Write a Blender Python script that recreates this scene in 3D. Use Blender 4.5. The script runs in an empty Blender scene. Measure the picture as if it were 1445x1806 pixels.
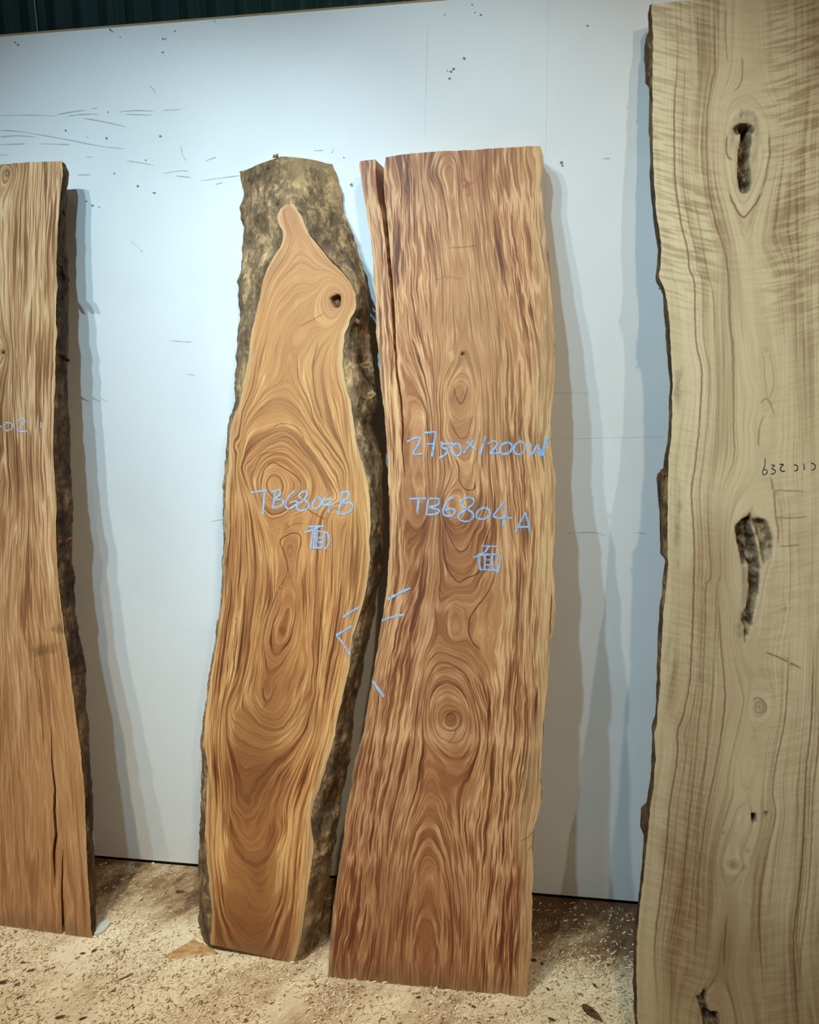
import bpy, math
import numpy as np
from mathutils import Matrix, Vector

# ------------------------------------------------------------------ camera
IW, IH, FPX = 1445.0, 1806.0, 1390.0
YAW, PITCH, ROLL = map(math.radians, (-8.68, -12.12, -0.98))
CAM = np.array([0.0, -2.78, 2.165])
_fw = np.array([math.sin(YAW) * math.cos(PITCH), math.cos(YAW) * math.cos(PITCH), math.sin(PITCH)])
_r0 = np.array([math.cos(YAW), -math.sin(YAW), 0.0])
_u0 = np.cross(_r0, _fw)
_rt = _r0 * math.cos(ROLL) + _u0 * math.sin(ROLL)
_up = -_r0 * math.sin(ROLL) + _u0 * math.cos(ROLL)

scene = bpy.context.scene
COL = scene.collection
cd = bpy.data.cameras.new('camera')
cd.sensor_fit = 'HORIZONTAL'
cd.sensor_width = 36.0
cd.lens = 36.0 * FPX / IW
cd.clip_start = 0.05
cam = bpy.data.objects.new('camera', cd)
COL.objects.link(cam)
cam.matrix_world = Matrix(((_rt[0], _up[0], -_fw[0], CAM[0]),
                           (_rt[1], _up[1], -_fw[1], CAM[1]),
                           (_rt[2], _up[2], -_fw[2], CAM[2]),
                           (0, 0, 0, 1)))
scene.camera = cam

# ------------------------------------------------------------------ world and lamps
world = bpy.data.worlds.new('world')
scene.world = world
world.use_nodes = True
bg = world.node_tree.nodes['Background']
bg.inputs['Color'].default_value = (1.0, 0.80, 0.58, 1)
bg.inputs['Strength'].default_value = 0.03


def lamp(name, loc, aim, power, color, beam, radius=0.05):
    """unseen spot lamp overhead, pointed at aim"""
    ld = bpy.data.lights.new(name, 'SPOT')
    ld.energy = power
    ld.color = color
    ld.spot_size = math.radians(beam)
    ld.spot_blend = 1.0
    ld.shadow_soft_size = radius
    o = bpy.data.objects.new(name, ld)
    COL.objects.link(o)
    o.location = loc
    o.rotation_euler = (Vector(aim) - Vector(loc)).to_track_quat('-Z', 'Y').to_euler()
    return o


COOL = (0.54, 0.83, 1.0)
NEUT = (0.96, 0.96, 0.92)
WARM = (1.0, 0.78, 0.52)
for x, col, p in ((-1.00, COOL, 330), (-1.90, COOL, 330), (-2.45, NEUT, 240)):      # lamp row; a second beam added at each to spread the light
    lamp('unseen_flood', (x, -3.0, 5.1), (-1.35, 0, 1.56), p, col, 43)
    lamp('unseen_flood', (x, -3.0, 5.1), (0.12, 0, 1.56), p * 0.88, col, 43)
lamp('unseen_flood', (0.66, -3.2, 5.1), (-0.1, 0, 0.6), 240, WARM, 60)
lamp('unseen_flood', (2.3, -6.0, 5.2), (0.1, 0, 1.7), 300, (1.0, 0.93, 0.82), 36)
lamp('unseen_flood', (-1.5, -2.6, 5.3), (-1.35, -1.2, 0), 600, (1.0, 0.86, 0.66), 45)  # added unseen lamp that brightens the floor
lamp('cladding_fill', (-1.0, -1.8, 6.3), (-0.9, 0.3, 4.3), 110, COOL, 58)  # added unseen lamp that brightens the green cladding

scene.view_settings.view_transform = 'Standard'
scene.view_settings.look = 'None'
scene.view_settings.gamma = 1.0
scene.view_settings.use_curve_mapping = False
scene.view_settings.exposure = 0.0

# ------------------------------------------------------------------ helpers
rng = np.random.default_rng(7)


def rays(p):
    p = np.atleast_2d(np.asarray(p, float))
    return (_fw[None] + _rt[None] * ((p[:, 0:1] - IW / 2) / FPX) - _up[None] * ((p[:, 1:2] - IH / 2) / FPX))


def on_floor(x, y, z=0.0):
    d = rays((x, y))[0]
    return CAM + d * ((z - CAM[2]) / d[2])


def on_wall(x, y, Y=0.0):
    d = rays((x, y))[0]
    return CAM + d * ((Y - CAM[1]) / d[1])


def srgb(r, g, b):
    f = lambda c: (c / 255.0 / 12.92) if c / 255.0 <= 0.04045 else ((c / 255.0 + 0.055) / 1.055) ** 2.4
    return (f(r), f(g), f(b), 1.0)


def _hash(ix, iy, seed):
    n = (ix.astype(np.int64) * 374761393 + iy.astype(np.int64) * 668265263 + seed * 974634777) & 0x7fffffff
    n = ((n ^ (n >> 13)) * 1274126177) & 0x7fffffff
    n = (n ^ (n >> 16)) & 0xffff
    return n / 65535.0


def vnoise(x, y, seed=0):
    x, y = np.broadcast_arrays(np.asarray(x, float), np.asarray(y, float))
    ix, iy = np.floor(x), np.floor(y)
    fx, fy = x - ix, y - iy
    fx, fy = fx * fx * (3 - 2 * fx), fy * fy * (3 - 2 * fy)
    a, b = _hash(ix, iy, seed), _hash(ix + 1, iy, seed)
    c, d = _hash(ix, iy + 1, seed), _hash(ix + 1, iy + 1, seed)
    return (a * (1 - fx) + b * fx) * (1 - fy) + (c * (1 - fx) + d * fx) * fy - 0.5


def fbm(x, y, seed=0, octaves=4, gain=0.5):
    t, a = 0.0, 1.0
    for k in range(octaves):
        t = t + a * vnoise(np.asarray(x) * 2 ** k, np.asarray(y) * 2 ** k, seed + 17 * k)
        a *= gain
    return t


def sstep(a, b, x):
    t = np.clip((np.asarray(x, float) - a) / (b - a), 0, 1)
    return t * t * (3 - 2 * t)


def catmull(pts, n=8, closed=False):
    P = np.asarray(pts, float)
    if len(P) < 3:
        t = np.linspace(0, 1, 2 * n)[:, None]
        return P[0] * (1 - t) + P[-1] * t
    Q = np.vstack([2 * P[0] - P[1], P, 2 * P[-1] - P[-2]])
    out = []
    for i in range(1, len(Q) - 2):
        p0, p1, p2, p3 = Q[i - 1:i + 3]
        for t in np.linspace(0, 1, n, endpoint=False):
            out.append(0.5 * ((2 * p1) + (-p0 + p2) * t + (2 * p0 - 5 * p1 + 4 * p2 - p3) * t * t
                              + (-p0 + 3 * p1 - 3 * p2 + p3) * t ** 3))
    out.append(P[-1])
    return np.array(out)


def mesh_obj(name, verts, faces, mat, parent=None, attrs=None, smooth=True):
    me = bpy.data.meshes.new(name)
    verts = np.ascontiguousarray(verts, np.float32)
    if isinstance(faces, np.ndarray):
        nf, k = faces.shape
        me.vertices.add(len(verts))
        me.vertices.foreach_set('co', verts.ravel())
        me.loops.add(nf * k)
        me.loops.foreach_set('vertex_index', faces.astype(np.int32).ravel())
        me.polygons.add(nf)
        me.polygons.foreach_set('loop_start', np.arange(0, nf * k, k, dtype=np.int32))
        me.update(calc_edges=True)
        me.validate()
    else:
        me.from_pydata([tuple(map(float, v)) for v in verts], [], faces)
        me.update()
    for an, (kind, data) in (attrs or {}).items():
        a = me.attributes.new(an, kind, 'POINT')
        a.data.foreach_set('vector' if kind == 'FLOAT_VECTOR' else 'value', np.ascontiguousarray(data, np.float32).ravel())
    if smooth:
        me.polygons.foreach_set('use_smooth', np.ones(len(me.polygons), bool))
    me.materials.append(mat)
    o = bpy.data.objects.new(name, me)
    COL.objects.link(o)
    if parent is not None:
        o.parent = parent
    return o


def tag(o, label=None, cat=None, group=None, kind=None):
    for k, v in (('label', label), ('category', cat), ('group', group), ('kind', kind)):
        if v:
            o[k] = v
    return o


def grid_faces(nr, nc, off=0, flip=False):
    i = np.arange(nr - 1)[:, None] * nc + np.arange(nc - 1)[None]
    q = np.stack([i, i + 1, i + nc + 1, i + nc], -1).reshape(-1, 4) + off
    return q[:, ::-1] if flip else q


# ------------------------------------------------------------------ node helpers
class NT:
    def __init__(self, name):
        self.m = bpy.data.materials.new(name)
        self.m.use_nodes = True
        self.t = self.m.node_tree
        self.b = self.t.nodes['Principled BSDF']
        self.out = self.t.nodes['Material Output']

    def put(self, inp, v):
        if hasattr(v, 'is_output'):
            self.t.links.new(v, inp)
        elif isinstance(v, (tuple, list)) and len(v) == 4 and inp.type == 'VECTOR':
            inp.default_value = v[:3]
        else:
            inp.default_value = v

    def node(self, typ, **kw):
        n = self.t.nodes.new(typ)
        for k, v in kw.items():
            setattr(n, k, v)
        return n

    def math(self, op, a, b=0.0, c=None, clamp=False):
        n = self.node('ShaderNodeMath', operation=op, use_clamp=clamp)
        self.put(n.inputs[0], a)
        self.put(n.inputs[1], b)
        if c is not None:
            self.put(n.inputs[2], c)
        return n.outputs[0]

    def xyz(self, x, y, z=0.0):
        n = self.node('ShaderNodeCombineXYZ')
        for i, v in enumerate((x, y, z)):
            self.put(n.inputs[i], v)
        return n.outputs[0]

    def sep(self, v):
        n = self.node('ShaderNodeSeparateXYZ')
        self.put(n.inputs[0], v)
        return n.outputs

    def attr(self, name):
        n = self.node('ShaderNodeAttribute', attribute_name=name)
        return n.outputs

    def noise(self, vec, scale=1.0, detail=2.0, rough=0.5, distort=0.0):
        n = self.node('ShaderNodeTexNoise')
        self.put(n.inputs['Vector'], vec)
        n.inputs['Scale'].default_value = scale
        n.inputs['Detail'].default_value = detail
        n.inputs['Roughness'].default_value = rough
        n.inputs['Distortion'].default_value = distort
        return n.outputs['Fac']

    def mapped(self, v, lo, hi, a=0.0, b=1.0, smooth=True):
        n = self.node('ShaderNodeMapRange', interpolation_type='SMOOTHSTEP' if smooth else 'LINEAR')
        for i, x in enumerate((v, lo, hi, a, b)):
            self.put(n.inputs[i], x)
        return n.outputs[0]

    def ramp(self, v, stops):
        n = self.node('ShaderNodeValToRGB')
        e = n.color_ramp.elements
        while len(e) > 1:
            e.remove(e[-1])
        e[0].position, e[0].color = stops[0]
        for p, c in stops[1:]:
            k = e.new(p)
            k.color = c
        self.put(n.inputs[0], v)
        return n.outputs[0]

    def mix(self, f, a, b, mode='MIX'):
        n = self.node('ShaderNodeMix', data_type='RGBA', blend_type=mode)
        self.put(n.inputs[0], f)
        self.put(n.inputs[6], a)
        self.put(n.inputs[7], b)
        return n.outputs[2]

    def bump(self, h, strength=0.3, dist=0.002, normal=None):
        n = self.node('ShaderNodeBump')
        self.put(n.inputs['Height'], h)
        n.inputs['Strength'].default_value = strength
        n.inputs['Distance'].default_value = dist
        if normal is not None:
            self.put(n.inputs['Normal'], normal)
        return n.outputs[0]

    def coord(self, which='Object'):
        return self.node('ShaderNodeTexCoord').outputs[which]

    def finish(self, color, rough=0.6, spec=0.4, normal=None):
        self.put(self.b.inputs['Base Color'], color)
        self.put(self.b.inputs['Roughness'], rough)
        self.b.inputs['Specular IOR Level'].default_value = spec
        if normal is not None:
            self.put(self.b.inputs['Normal'], normal)
        return self.m


def plain(name, col, rough=0.6, spec=0.3):
    k = NT(name)
    return k.finish(col, rough, spec)


def wood(name, stops, F1=45, f1=2.6, F2=120, f2=4.0, sap=srgb(205, 175, 125), linecol=srgb(70, 38, 18),
         ridge=0.55, warp=0.012, tints=(srgb(150, 85, 50), srgb(190, 150, 95)), tint_amt=0.35,
         darkcol=srgb(60, 40, 22), figure=False, rough=0.55, seed=0.0, fine=0.12, linew=0.003, contrast=1.0):
    k = NT(name)
    g = k.sep(k.attr('grain')[1])
    s, v, u = g[0], g[1], g[2]
    mk = k.sep(k.attr('mask')[1])       # sapwood, knot darkness, figure
    ln = k.sep(k.attr('line')[1])       # signed distance, distance, weight
    w1 = k.math('SUBTRACT', k.noise(k.xyz(k.math('MULTIPLY', u, 5), k.math('MULTIPLY', v, 6), seed), 1, 2), 0.5)
    w2 = k.math('SUBTRACT', k.noise(k.xyz(k.math('MULTIPLY', u, 26), k.math('MULTIPLY', v, 15), seed + 3), 1, 2), 0.5)
    s1 = k.math('ADD', s, k.math('MULTIPLY', w1, warp * 1.6))
    s1 = k.math('ADD', s1, k.math('MULTIPLY', w2, warp))

    def nz(F, f, z, det=1.5, rg=0.5):
        return k.noise(k.xyz(k.math('MULTIPLY', s1, F), k.math('MULTIPLY', v, f), z + seed), 1, det, rg)
    n1 = nz(F1, f1, 1.0)
    n2 = nz(F2, f2, 9.0, 2.0)
    n3 = nz(F1 * 0.22, f1 * 0.5, 21.0)
    n4 = nz(F2 * 4, 11.0, 31.0, 2.0, 0.6)
    n5 = nz(F2 * 1.9, f2 * 2.2, 51.0, 2.0, 0.6)
    def thin(n, sharp):          # pale thread along the zero line of a noise field
        return k.math('SUBTRACT', 1.0, k.math('MULTIPLY', k.math('ABSOLUTE', k.math('SUBTRACT', n, 0.5)), sharp, clamp=True))

    def add(a, n, w, mid=0.5):
        t = k.math('MULTIPLY', k.math('SUBTRACT', n, mid), w)
        return t if a is None else k.math('ADD', a, t)
    a = add(None, n1, 1.1)
    a = add(a, n2, 0.75)
    a = add(a, n3, 0.9)
    a = add(a, n5, 0.6)
    a = add(a, thin(n1, 15.0), ridge * 0.9, 0.2)
    a = add(a, thin(n2, 13.0), ridge * 0.6, 0.2)
    a = k.math('MULTIPLY', a, k.math('MULTIPLY', k.attr('calm')[2], contrast))
    a = k.math('ADD', a, k.math('MULTIPLY', k.math('SUBTRACT', n4, 0.5), fine * 3))
    a = k.math('ADD', a, 0.5)
    col = k.ramp(a, stops)
    big = k.noise(k.xyz(k.math('MULTIPLY', u, 4), k.math('MULTIPLY', v, 1.7), 40 + seed), 1, 2)
    tone = k.math('ADD', k.attr('tone')[2], k.math('MULTIPLY', k.math('SUBTRACT', big, 0.5), 1.6))
    col = k.mix(k.mapped(tone, 0.0, -1.0, 0, tint_amt, False), col, k.mix(0.5, tints[0], k.mix(1.0, col, tints[0], 'MULTIPLY')))
    col = k.mix(k.mapped(tone, 0.0, 1.0, 0, tint_amt, False), col, tints[1])
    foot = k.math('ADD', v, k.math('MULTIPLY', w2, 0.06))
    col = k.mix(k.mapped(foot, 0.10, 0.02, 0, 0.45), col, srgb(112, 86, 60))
    col = k.mix(mk[0], col, k.mix(0.35, sap, col))
    if figure:
        fx = k.math('MULTIPLY', k.math('ADD', u, k.math('MULTIPLY', w2, 0.02)), 13)
        fy = k.math('ADD', k.math('MULTIPLY', v, 98), k.math('MULTIPLY', k.math('SQRT', k.math('ADD', k.math('POWER', k.math('SUBTRACT', u, 0.30), 2.0), 0.012)), -34))
        fg = k.noise(k.xyz(fx, fy, 3.3), 1, 1.5)
        fg = k.mapped(fg, 0.34, 0.66, -1, 1)
        fa = k.math('MULTIPLY', fg, mk[2])
        col = k.mix(k.math('MULTIPLY', k.math('MAXIMUM', fa, 0.0), 0.38), col, srgb(226, 208, 168))
        col = k.mix(k.math('MULTIPLY', k.math('MAXIMUM', k.math('MULTIPLY', fa, -1), 0.0), 0.42), col, srgb(122, 90, 52))
    # traced resin / growth lines, and hairline cracks with their shade painted in
    wob = k.math('MULTIPLY', k.math('SUBTRACT', k.noise(k.xyz(k.math('MULTIPLY', u, 60), k.math('MULTIPLY', v, 40), 2), 1, 2), 0.5), 0.006)
    sd = k.math('ABSOLUTE', k.math('ADD', ln[0], wob))
    near = k.mapped(sd, 0.0006, linew, 1, 0)
    gate = k.mapped(ln[1], 0.007, 0.012, 1, 0)
    col = k.mix(k.math('MULTIPLY', k.math('MULTIPLY', near, gate), ln[2]), col, linecol)
    kn = k.noise(k.xyz(k.math('MULTIPLY', u, 55), k.math('MULTIPLY', v, 40), 8), 1, 4, 0.6)
    dk = k.mix(k.mapped(kn, 0.35, 0.65), darkcol, k.mix(0.5, darkcol, stops[len(stops) // 2][1]))
    col = k.mix(mk[1], col, dk)
    h = k.math('ADD', k.math('MULTIPLY', n4, 0.6), k.math('MULTIPLY', n2, 0.4))
    nrm = k.bump(h, 0.25, 0.0015)
    return k.finish(col, rough, 0.35, nrm)


def bark(name, c0, c1, c2, scale=1.0, lift=0.0):
    k = NT(name)
    p = k.coord('Object')
    sp = k.sep(p)
    q = k.xyz(sp[0], k.math('MULTIPLY', sp[1], 1.0), k.math('MULTIPLY', sp[2], 0.55))
    n1 = k.noise(q, 16 * scale, 5, 0.62, 0.4)
    n2 = k.noise(q, 60 * scale, 4, 0.6, 0.8)
    n3 = k.noise(q, 5.5 * scale, 3, 0.55)
    n4 = k.noise(q, 190 * scale, 3, 0.6, 0.5)
    a = k.math('ADD', k.math('MULTIPLY', n1, 0.5), k.math('ADD', k.math('MULTIPLY', n2, 0.35), k.math('MULTIPLY', n4, 0.15)))
    col = k.ramp(a, [(0.36, c0), (0.5, c1), (0.62, c2)])
    col = k.mix(k.mapped(n3, 0.52, 0.66, 0, 0.55), col, k.mix(0.5, c2, c1))
    col = k.mix(k.mapped(n3, 0.46, 0.34, 0, 0.6), col, c0)
    h = k.math('ADD', k.math('MULTIPLY', n1, 0.7), k.math('MULTIPLY', n2, 0.3))
    return k.finish(col, 0.85, 0.2, k.bump(h, 0.9, 0.010))


# ------------------------------------------------------------------ materials of the place
def panel_material():
    k = NT('white_coated_board')
    p = k.coord('Object')
    sp = k.sep(p)
    n = k.noise(p, 420, 3, 0.6)
    n2 = k.noise(p, 3.0, 3, 0.5)
    spk = k.noise(p, 150, 2, 0.5)
    low = k.mapped(sp[2], 0.45, 0.02, 0, 1)
    dirt = k.math('MULTIPLY', k.mapped(spk, 0.64, 0.72, 0, 0.6), low)
    col = k.mix(k.mapped(n2, 0.4, 0.7, 0, 0.35), srgb(224, 228, 228), srgb(212, 216, 216))
    col = k.mix(dirt, col, srgb(120, 95, 70))
    return k.finish(col, 0.36, 0.45, k.bump(n, 0.22, 0.002))


def floor_material():
    k = NT('sawdust_floor')
    p = k.coord('Object')
    sp = k.sep(p)
    # dust swept in slanting streaks
    a = k.math('ADD', k.math('MULTIPLY', sp[0], 0.77), k.math('MULTIPLY', sp[1], -0.64))
    b = k.math('ADD', k.math('MULTIPLY', sp[0], 0.64), k.math('MULTIPLY', sp[1], 0.77))
    st = k.xyz(k.math('MULTIPLY', a, 1.0), k.math('MULTIPLY', b, 0.45), 0.0)
    n1 = k.noise(st, 5.5, 5, 0.6, 0.5)
    n2 = k.noise(st, 38, 4, 0.65, 0.6)
    n3 = k.noise(p, 170, 4, 0.65, 0.8)
    n4 = k.noise(p, 1.6, 2, 0.5)
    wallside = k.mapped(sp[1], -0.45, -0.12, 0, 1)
    m = k.math('ADD', k.math('MULTIPLY', n1, 0.55), k.math('MULTIPLY', n2, 0.30))
    m = k.math('ADD', m, k.math('MULTIPLY', n3, 0.35))
    m = k.math('ADD', m, k.math('MULTIPLY', k.math('SUBTRACT', n4, 0.5), 0.25))
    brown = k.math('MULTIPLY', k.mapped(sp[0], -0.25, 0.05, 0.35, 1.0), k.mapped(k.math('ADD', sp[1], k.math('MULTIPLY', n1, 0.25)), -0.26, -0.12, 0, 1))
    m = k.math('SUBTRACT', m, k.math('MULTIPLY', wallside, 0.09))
    m = k.math('ADD', m, k.math('MULTIPLY', k.mapped(sp[0], -0.9, -1.6, 0.02, 0.12), k.math('SUBTRACT', 1.0, wallside)))  # paler towards the left, in place of stronger lamp light
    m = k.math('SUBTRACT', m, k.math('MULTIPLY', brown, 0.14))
    col = k.ramp(m, [(0.38, srgb(92, 66, 42)), (0.48, srgb(146, 116, 84)), (0.56, srgb(192, 168, 132)),
                     (0.66, srgb(222, 204, 168)), (0.78, srgb(240, 226, 194))])
    fl = k.noise(p, 420, 2, 0.5, 1.0)
    col = k.mix(k.mapped(fl, 0.62, 0.70, 0, 0.55), col, srgb(246, 236, 214))
    col = k.mix(k.mapped(fl, 0.36, 0.29, 0, 0.55), col, srgb(96, 66, 40))
    h = k.math('ADD', k.math('MULTIPLY', n2, 0.5), k.math('MULTIPLY', n3, 0.5))
    return k.finish(col, 0.9, 0.15, k.bump(h, 0.8, 0.006))


M_PANEL = panel_material()
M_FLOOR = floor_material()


def green_metal():
    k = NT('dark_green_cladding')
    p = k.coord('Object')
    sp = k.sep(p)
    n = k.noise(k.xyz(k.math('MULTIPLY', sp[0], 60), k.math('MULTIPLY', sp[2], 1.5), 0), 1, 3)
    col = k.ramp(n, [(0.35, srgb(52, 84, 82)), (0.7, srgb(74, 104, 98))])
    return k.finish(col, 0.45, 0.4)


M_GREEN = green_metal()
M_EDGE = plain('raw_board_edge', srgb(176, 148, 104), 0.8)
M_DARK = plain('gap_shade', srgb(22, 19, 16), 0.9)
M_SCUFF = plain('grey_scuff', srgb(176, 180, 182), 0.8)


def box_mesh(x0, x1, y0, y1, z0, z1):
    v = [(x, y, z) for z in (z0, z1) for y in (y0, y1) for x in (x0, x1)]
    f = [(0, 2, 3, 1), (4, 5, 7, 6), (0, 1, 5, 4), (2, 6, 7, 3), (0, 4, 6, 2), (1, 3, 7, 5)]
    return np.array(v, float), f


# ------------------------------------------------------------------ floor and walls
fl = bpy.data.objects.new('floor', None)
COL.objects.link(fl)
tag(fl, 'concrete workshop floor covered with pale sawdust by the wall', None, None, 'structure')
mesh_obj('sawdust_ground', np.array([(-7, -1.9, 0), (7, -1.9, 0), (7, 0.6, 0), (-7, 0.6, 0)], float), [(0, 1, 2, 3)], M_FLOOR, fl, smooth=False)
mesh_obj('bare_concrete', np.array([(-7, -9, 0), (7, -9, 0), (7, -1.9, 0), (-7, -1.9, 0)], float), [(0, 1, 2, 3)],
         plain('dark_concrete', srgb(86, 74, 62), 0.9), fl, smooth=False)

PT = 3.232          # top of the white boards
wb = bpy.data.objects.new('wall_back', None)
COL.objects.link(wb)
tag(wb, 'white coated board partition behind the slabs', None, None, 'structure')
for x0, x1 in ((-4.837, -2.3973), (-2.3970, 0.0428), (0.0431, 2.483)):
    v, f = box_mesh(x0, x1, 0.0, 0.018, 0.022, PT)
    o = mesh_obj('panel', v, f, M_PANEL, wb, smooth=False)
    v, f = box_mesh(x0, x1, -0.0012, 0.0185, PT - 0.004, PT + 0.0008)
    mesh_obj('panel_edge', v, f, M_EDGE, wb, smooth=False)
v, f = box_mesh(-4.837, 2.483, 0.012, 0.05, 0.0, 0.06)
o = mesh_obj('gap_shade_strip', v, f, M_DARK, None, smooth=False)  # near-black strip painted as the shade in the gap below the boards
tag(o, 'dark strip standing in for the shaded gap under the white boards', None, None, 'structure')

# ribbed metal cladding behind
xs0 = on_wall(28, 10, 0.30)[0]
pitch = (on_wall(407, 10, 0.30)[0] - on_wall(28, 10, 0.30)[0]) / 8.0
prof = []
k0 = -30
for i in range(k0, 40):
    c = xs0 + i * pitch
    w = pitch
    prof += [(c - 0.012, 0.0), (c - 0.006, 0.022), (c + 0.006, 0.022), (c + 0.012, 0.0),
             (c + w * 0.42, 0.0), (c + w * 0.45, -0.005), (c + w * 0.55, -0.005), (c + w * 0.58, 0.0)]
prof = np.array(prof)
nz_ = len(prof)
vv = np.vstack([np.c_[prof[:, 0], 0.30 + prof[:, 1], np.full(nz_, z)] for z in (0.0, 6.5)])
o = mesh_obj('wall_rear', vv, grid_faces(2, nz_), M_GREEN, None, smooth=False)
tag(o, 'dark green ribbed metal cladding above the boards', None, None, 'structure')

# cable in front of the cladding
a, b = on_wall(62, 0, 0.27), on_wall(67, 58, 0.27)
x = (a[0] + b[0]) / 2
th = np.linspace(0, 2 * math.pi, 8, endpoint=False)
zz = np.linspace(1.2, 6.2, 12)
vv = np.vstack([np.c_[x + 0.003 * np.cos(th) + 0.002 * math.sin(z * 1.3), 0.27 + 0.003 * np.sin(th), np.full(8, z)] for z in zz])
ff = [(i * 8 + j, i * 8 + (j + 1) % 8, (i + 1) * 8 + (j + 1) % 8, (i + 1) * 8 + j) for i in range(len(zz) - 1) for j in range(8)]
o = mesh_obj('cable', vv, ff, plain('white_cable', srgb(190, 205, 205), 0.5), None)
tag(o, 'thin white cable hanging against the dark green ribbed cladding', 'cable')


# ------------------------------------------------------------------ slabs
class Slab:
    def __init__(self, name, label, base0, base1, top, top_off, thick):
        P0, P1 = on_floor(*base0), on_floor(*base1)
        U = P1 - P0
        U[2] = 0
        U /= np.linalg.norm(U)
        T = on_wall(*top, top_off)
        d = T - P0
        V = d - U * (d @ U)
        V /= np.linalg.norm(V)
        N = np.cross(U, V)
        self.O, self.U, self.V, self.N, self.T = P0, U, V, N, thick
        e = bpy.data.objects.new(name, None)
        COL.objects.link(e)
        D = -N
        e.matrix_world = Matrix(((U[0], D[0], V[0], P0[0]), (U[1], D[1], V[1], P0[1]), (U[2], D[2], V[2], P0[2]), (0, 0, 0, 1)))
        self.e = e
        tag(e, label, 'wood plank')
        self.guides, self.holes = [], []

    def uv(self, pts, depth=0.0):
        d = rays(pts)
        Q = self.O - self.N * depth
        t = ((Q - CAM) @ self.N) / (d @ self.N)
        P = CAM + d * t[:, None] - self.O
        return np.c_[P @ self.U, P @ self.V]

    def clampz(self, L):
        """keep local points (u, depth, v) above the floor by sliding them along the slab"""
        z = self.O[2] + L[:, 0] * self.U[2] - L[:, 1] * self.N[2] + L[:, 2] * self.V[2]
        L = L.copy()
        L[:, 2] += np.maximum(0.0015 - z, 0) / self.V[2]
        return L

    def clampwall(self, L):
        y = self.O[1] + L[:, 0] * self.U[1] - L[:, 1] * self.N[1] + L[:, 2] * self.V[1]
        L = L.copy()
        L[:, 1] -= np.maximum(y + 0.002, 0) / (-self.N[1])
        return L


def curve(slab, pts, depth=0.0, jit=0.0, seed=0):
    q = slab.uv(pts, depth)
    q = q[np.argsort(q[:, 1])]
    q = q[np.r_[True, np.diff(q[:, 1]) > 1e-4]]
    vs = np.linspace(q[0, 1] - 0.3, q[-1, 1] + 0.3, 900)
    us = np.interp(vs, q[:, 1], q[:, 0])
    ker = np.hanning(9)
    us2 = np.convolve(np.pad(us, 4, 'edge'), ker / ker.sum(), 'valid')
    us2 = us2 + jit * (fbm(vs * 30, 0 * vs + 3.3, seed, 4, 0.6))
    return lambda v: np.interp(v, vs, us2)


def tps_fit(P, val, lam=2e-4):
    n = len(P)
    d = np.linalg.norm(P[:, None] - P[None], axis=2)
    K = np.where(d > 1e-9, d * d * np.log(d + 1e-12), 0.0)
    A = np.zeros((n + 3, n + 3))
    A[:n, :n] = K + lam * np.eye(n)
    A[:n, n:] = np.c_[np.ones(n), P]
    A[n:, :n] = A[:n, n:].T
    w = np.linalg.solve(A, np.r_[val, 0, 0, 0])
    return P, w


def tps_eval(fit, Q):
    P, w = fit
    out = np.empty(len(Q))
    for i in range(0, len(Q), 8000):
        q = Q[i:i + 8000]
        d2 = ((q[:, None] - P[None]) ** 2).sum(2)
        out[i:i + 8000] = (0.5 * d2 * np.log(d2 + 1e-18)) @ w[:-3] + w[-3] + q @ w[-2:]
    return out


VS = 0.55           # grain field is stretched along the slab


def ring_field(slab, guides, step=0.05, lam=2e-4):
    P, val = [], []
    for s, pts in guides:
        if len(pts) == 1:
            q = slab.uv(pts)
        else:
            q = slab.uv(pts)
            L = np.r_[0, np.cumsum(np.linalg.norm(np.diff(q, axis=0), axis=1))]
            n = max(2, int(L[-1] / step) + 1)
            t = np.linspace(0, L[-1], n)
            q = np.c_[np.interp(t, L, q[:, 0]), np.interp(t, L, q[:, 1])]
        P.append(q * np.array([1, VS]))
        val += [s] * len(q)
    P = np.vstack(P)
    # merge near doubles
    keep = []
    for i in range(len(P)):
        if all((P[i] - P[j]) @ (P[i] - P[j]) > 4e-6 for j in keep[-60:]):
            keep.append(i)
    return tps_fit(P[keep], np.array(val)[keep], lam)


def line_field(slab, lines, u, v):
    """signed distance, distance and weight of the nearest traced line"""
    n = len(u)
    best = np.full(n, 9.0)
    sd = np.full(n, 9.0)
    wt = np.zeros(n)
    P = np.c_[u, v]
    for w, pts in lines:
        q = catmull(slab.uv(pts), 5)
        lo, hi = q.min(0) - 0.02, q.max(0) + 0.02
        idx = np.where((u > lo[0]) & (u < hi[0]) & (v > lo[1]) & (v < hi[1]))[0]
        L = np.r_[0, np.cumsum(np.linalg.norm(np.diff(q, axis=0), axis=1))]
        for i in range(len(q) - 1):
            a, b = q[i], q[i + 1]
            lo, hi = np.minimum(a, b) - 0.02, np.maximum(a, b) + 0.02
            p = P[idx]
            m = (p[:, 0] > lo[0]) & (p[:, 0] < hi[0]) & (p[:, 1] > lo[1]) & (p[:, 1] < hi[1])
            j = idx[m]
            if not len(j):
                continue
            ab = b - a
            ap = P[j] - a
            l2 = ab @ ab + 1e-12
            t = np.clip(ap @ ab / l2, 0, 1)
            d = np.linalg.norm(ap - t[:, None] * ab, axis=1)
            cr = ab[0] * ap[:, 1] - ab[1] * ap[:, 0]
            upd = d < best[j]
            k = j[upd]
            best[k] = d[upd]
            sd[k] = np.where(cr[upd] >= 0, d[upd], -d[upd])
            along = (L[i] + t[upd] * math.sqrt(l2)) / L[-1]
            wt[k] = w * np.minimum(1, np.minimum(along, 1 - along) * 8 + 0.15)
    return np.c_[sd, best, wt]


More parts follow.
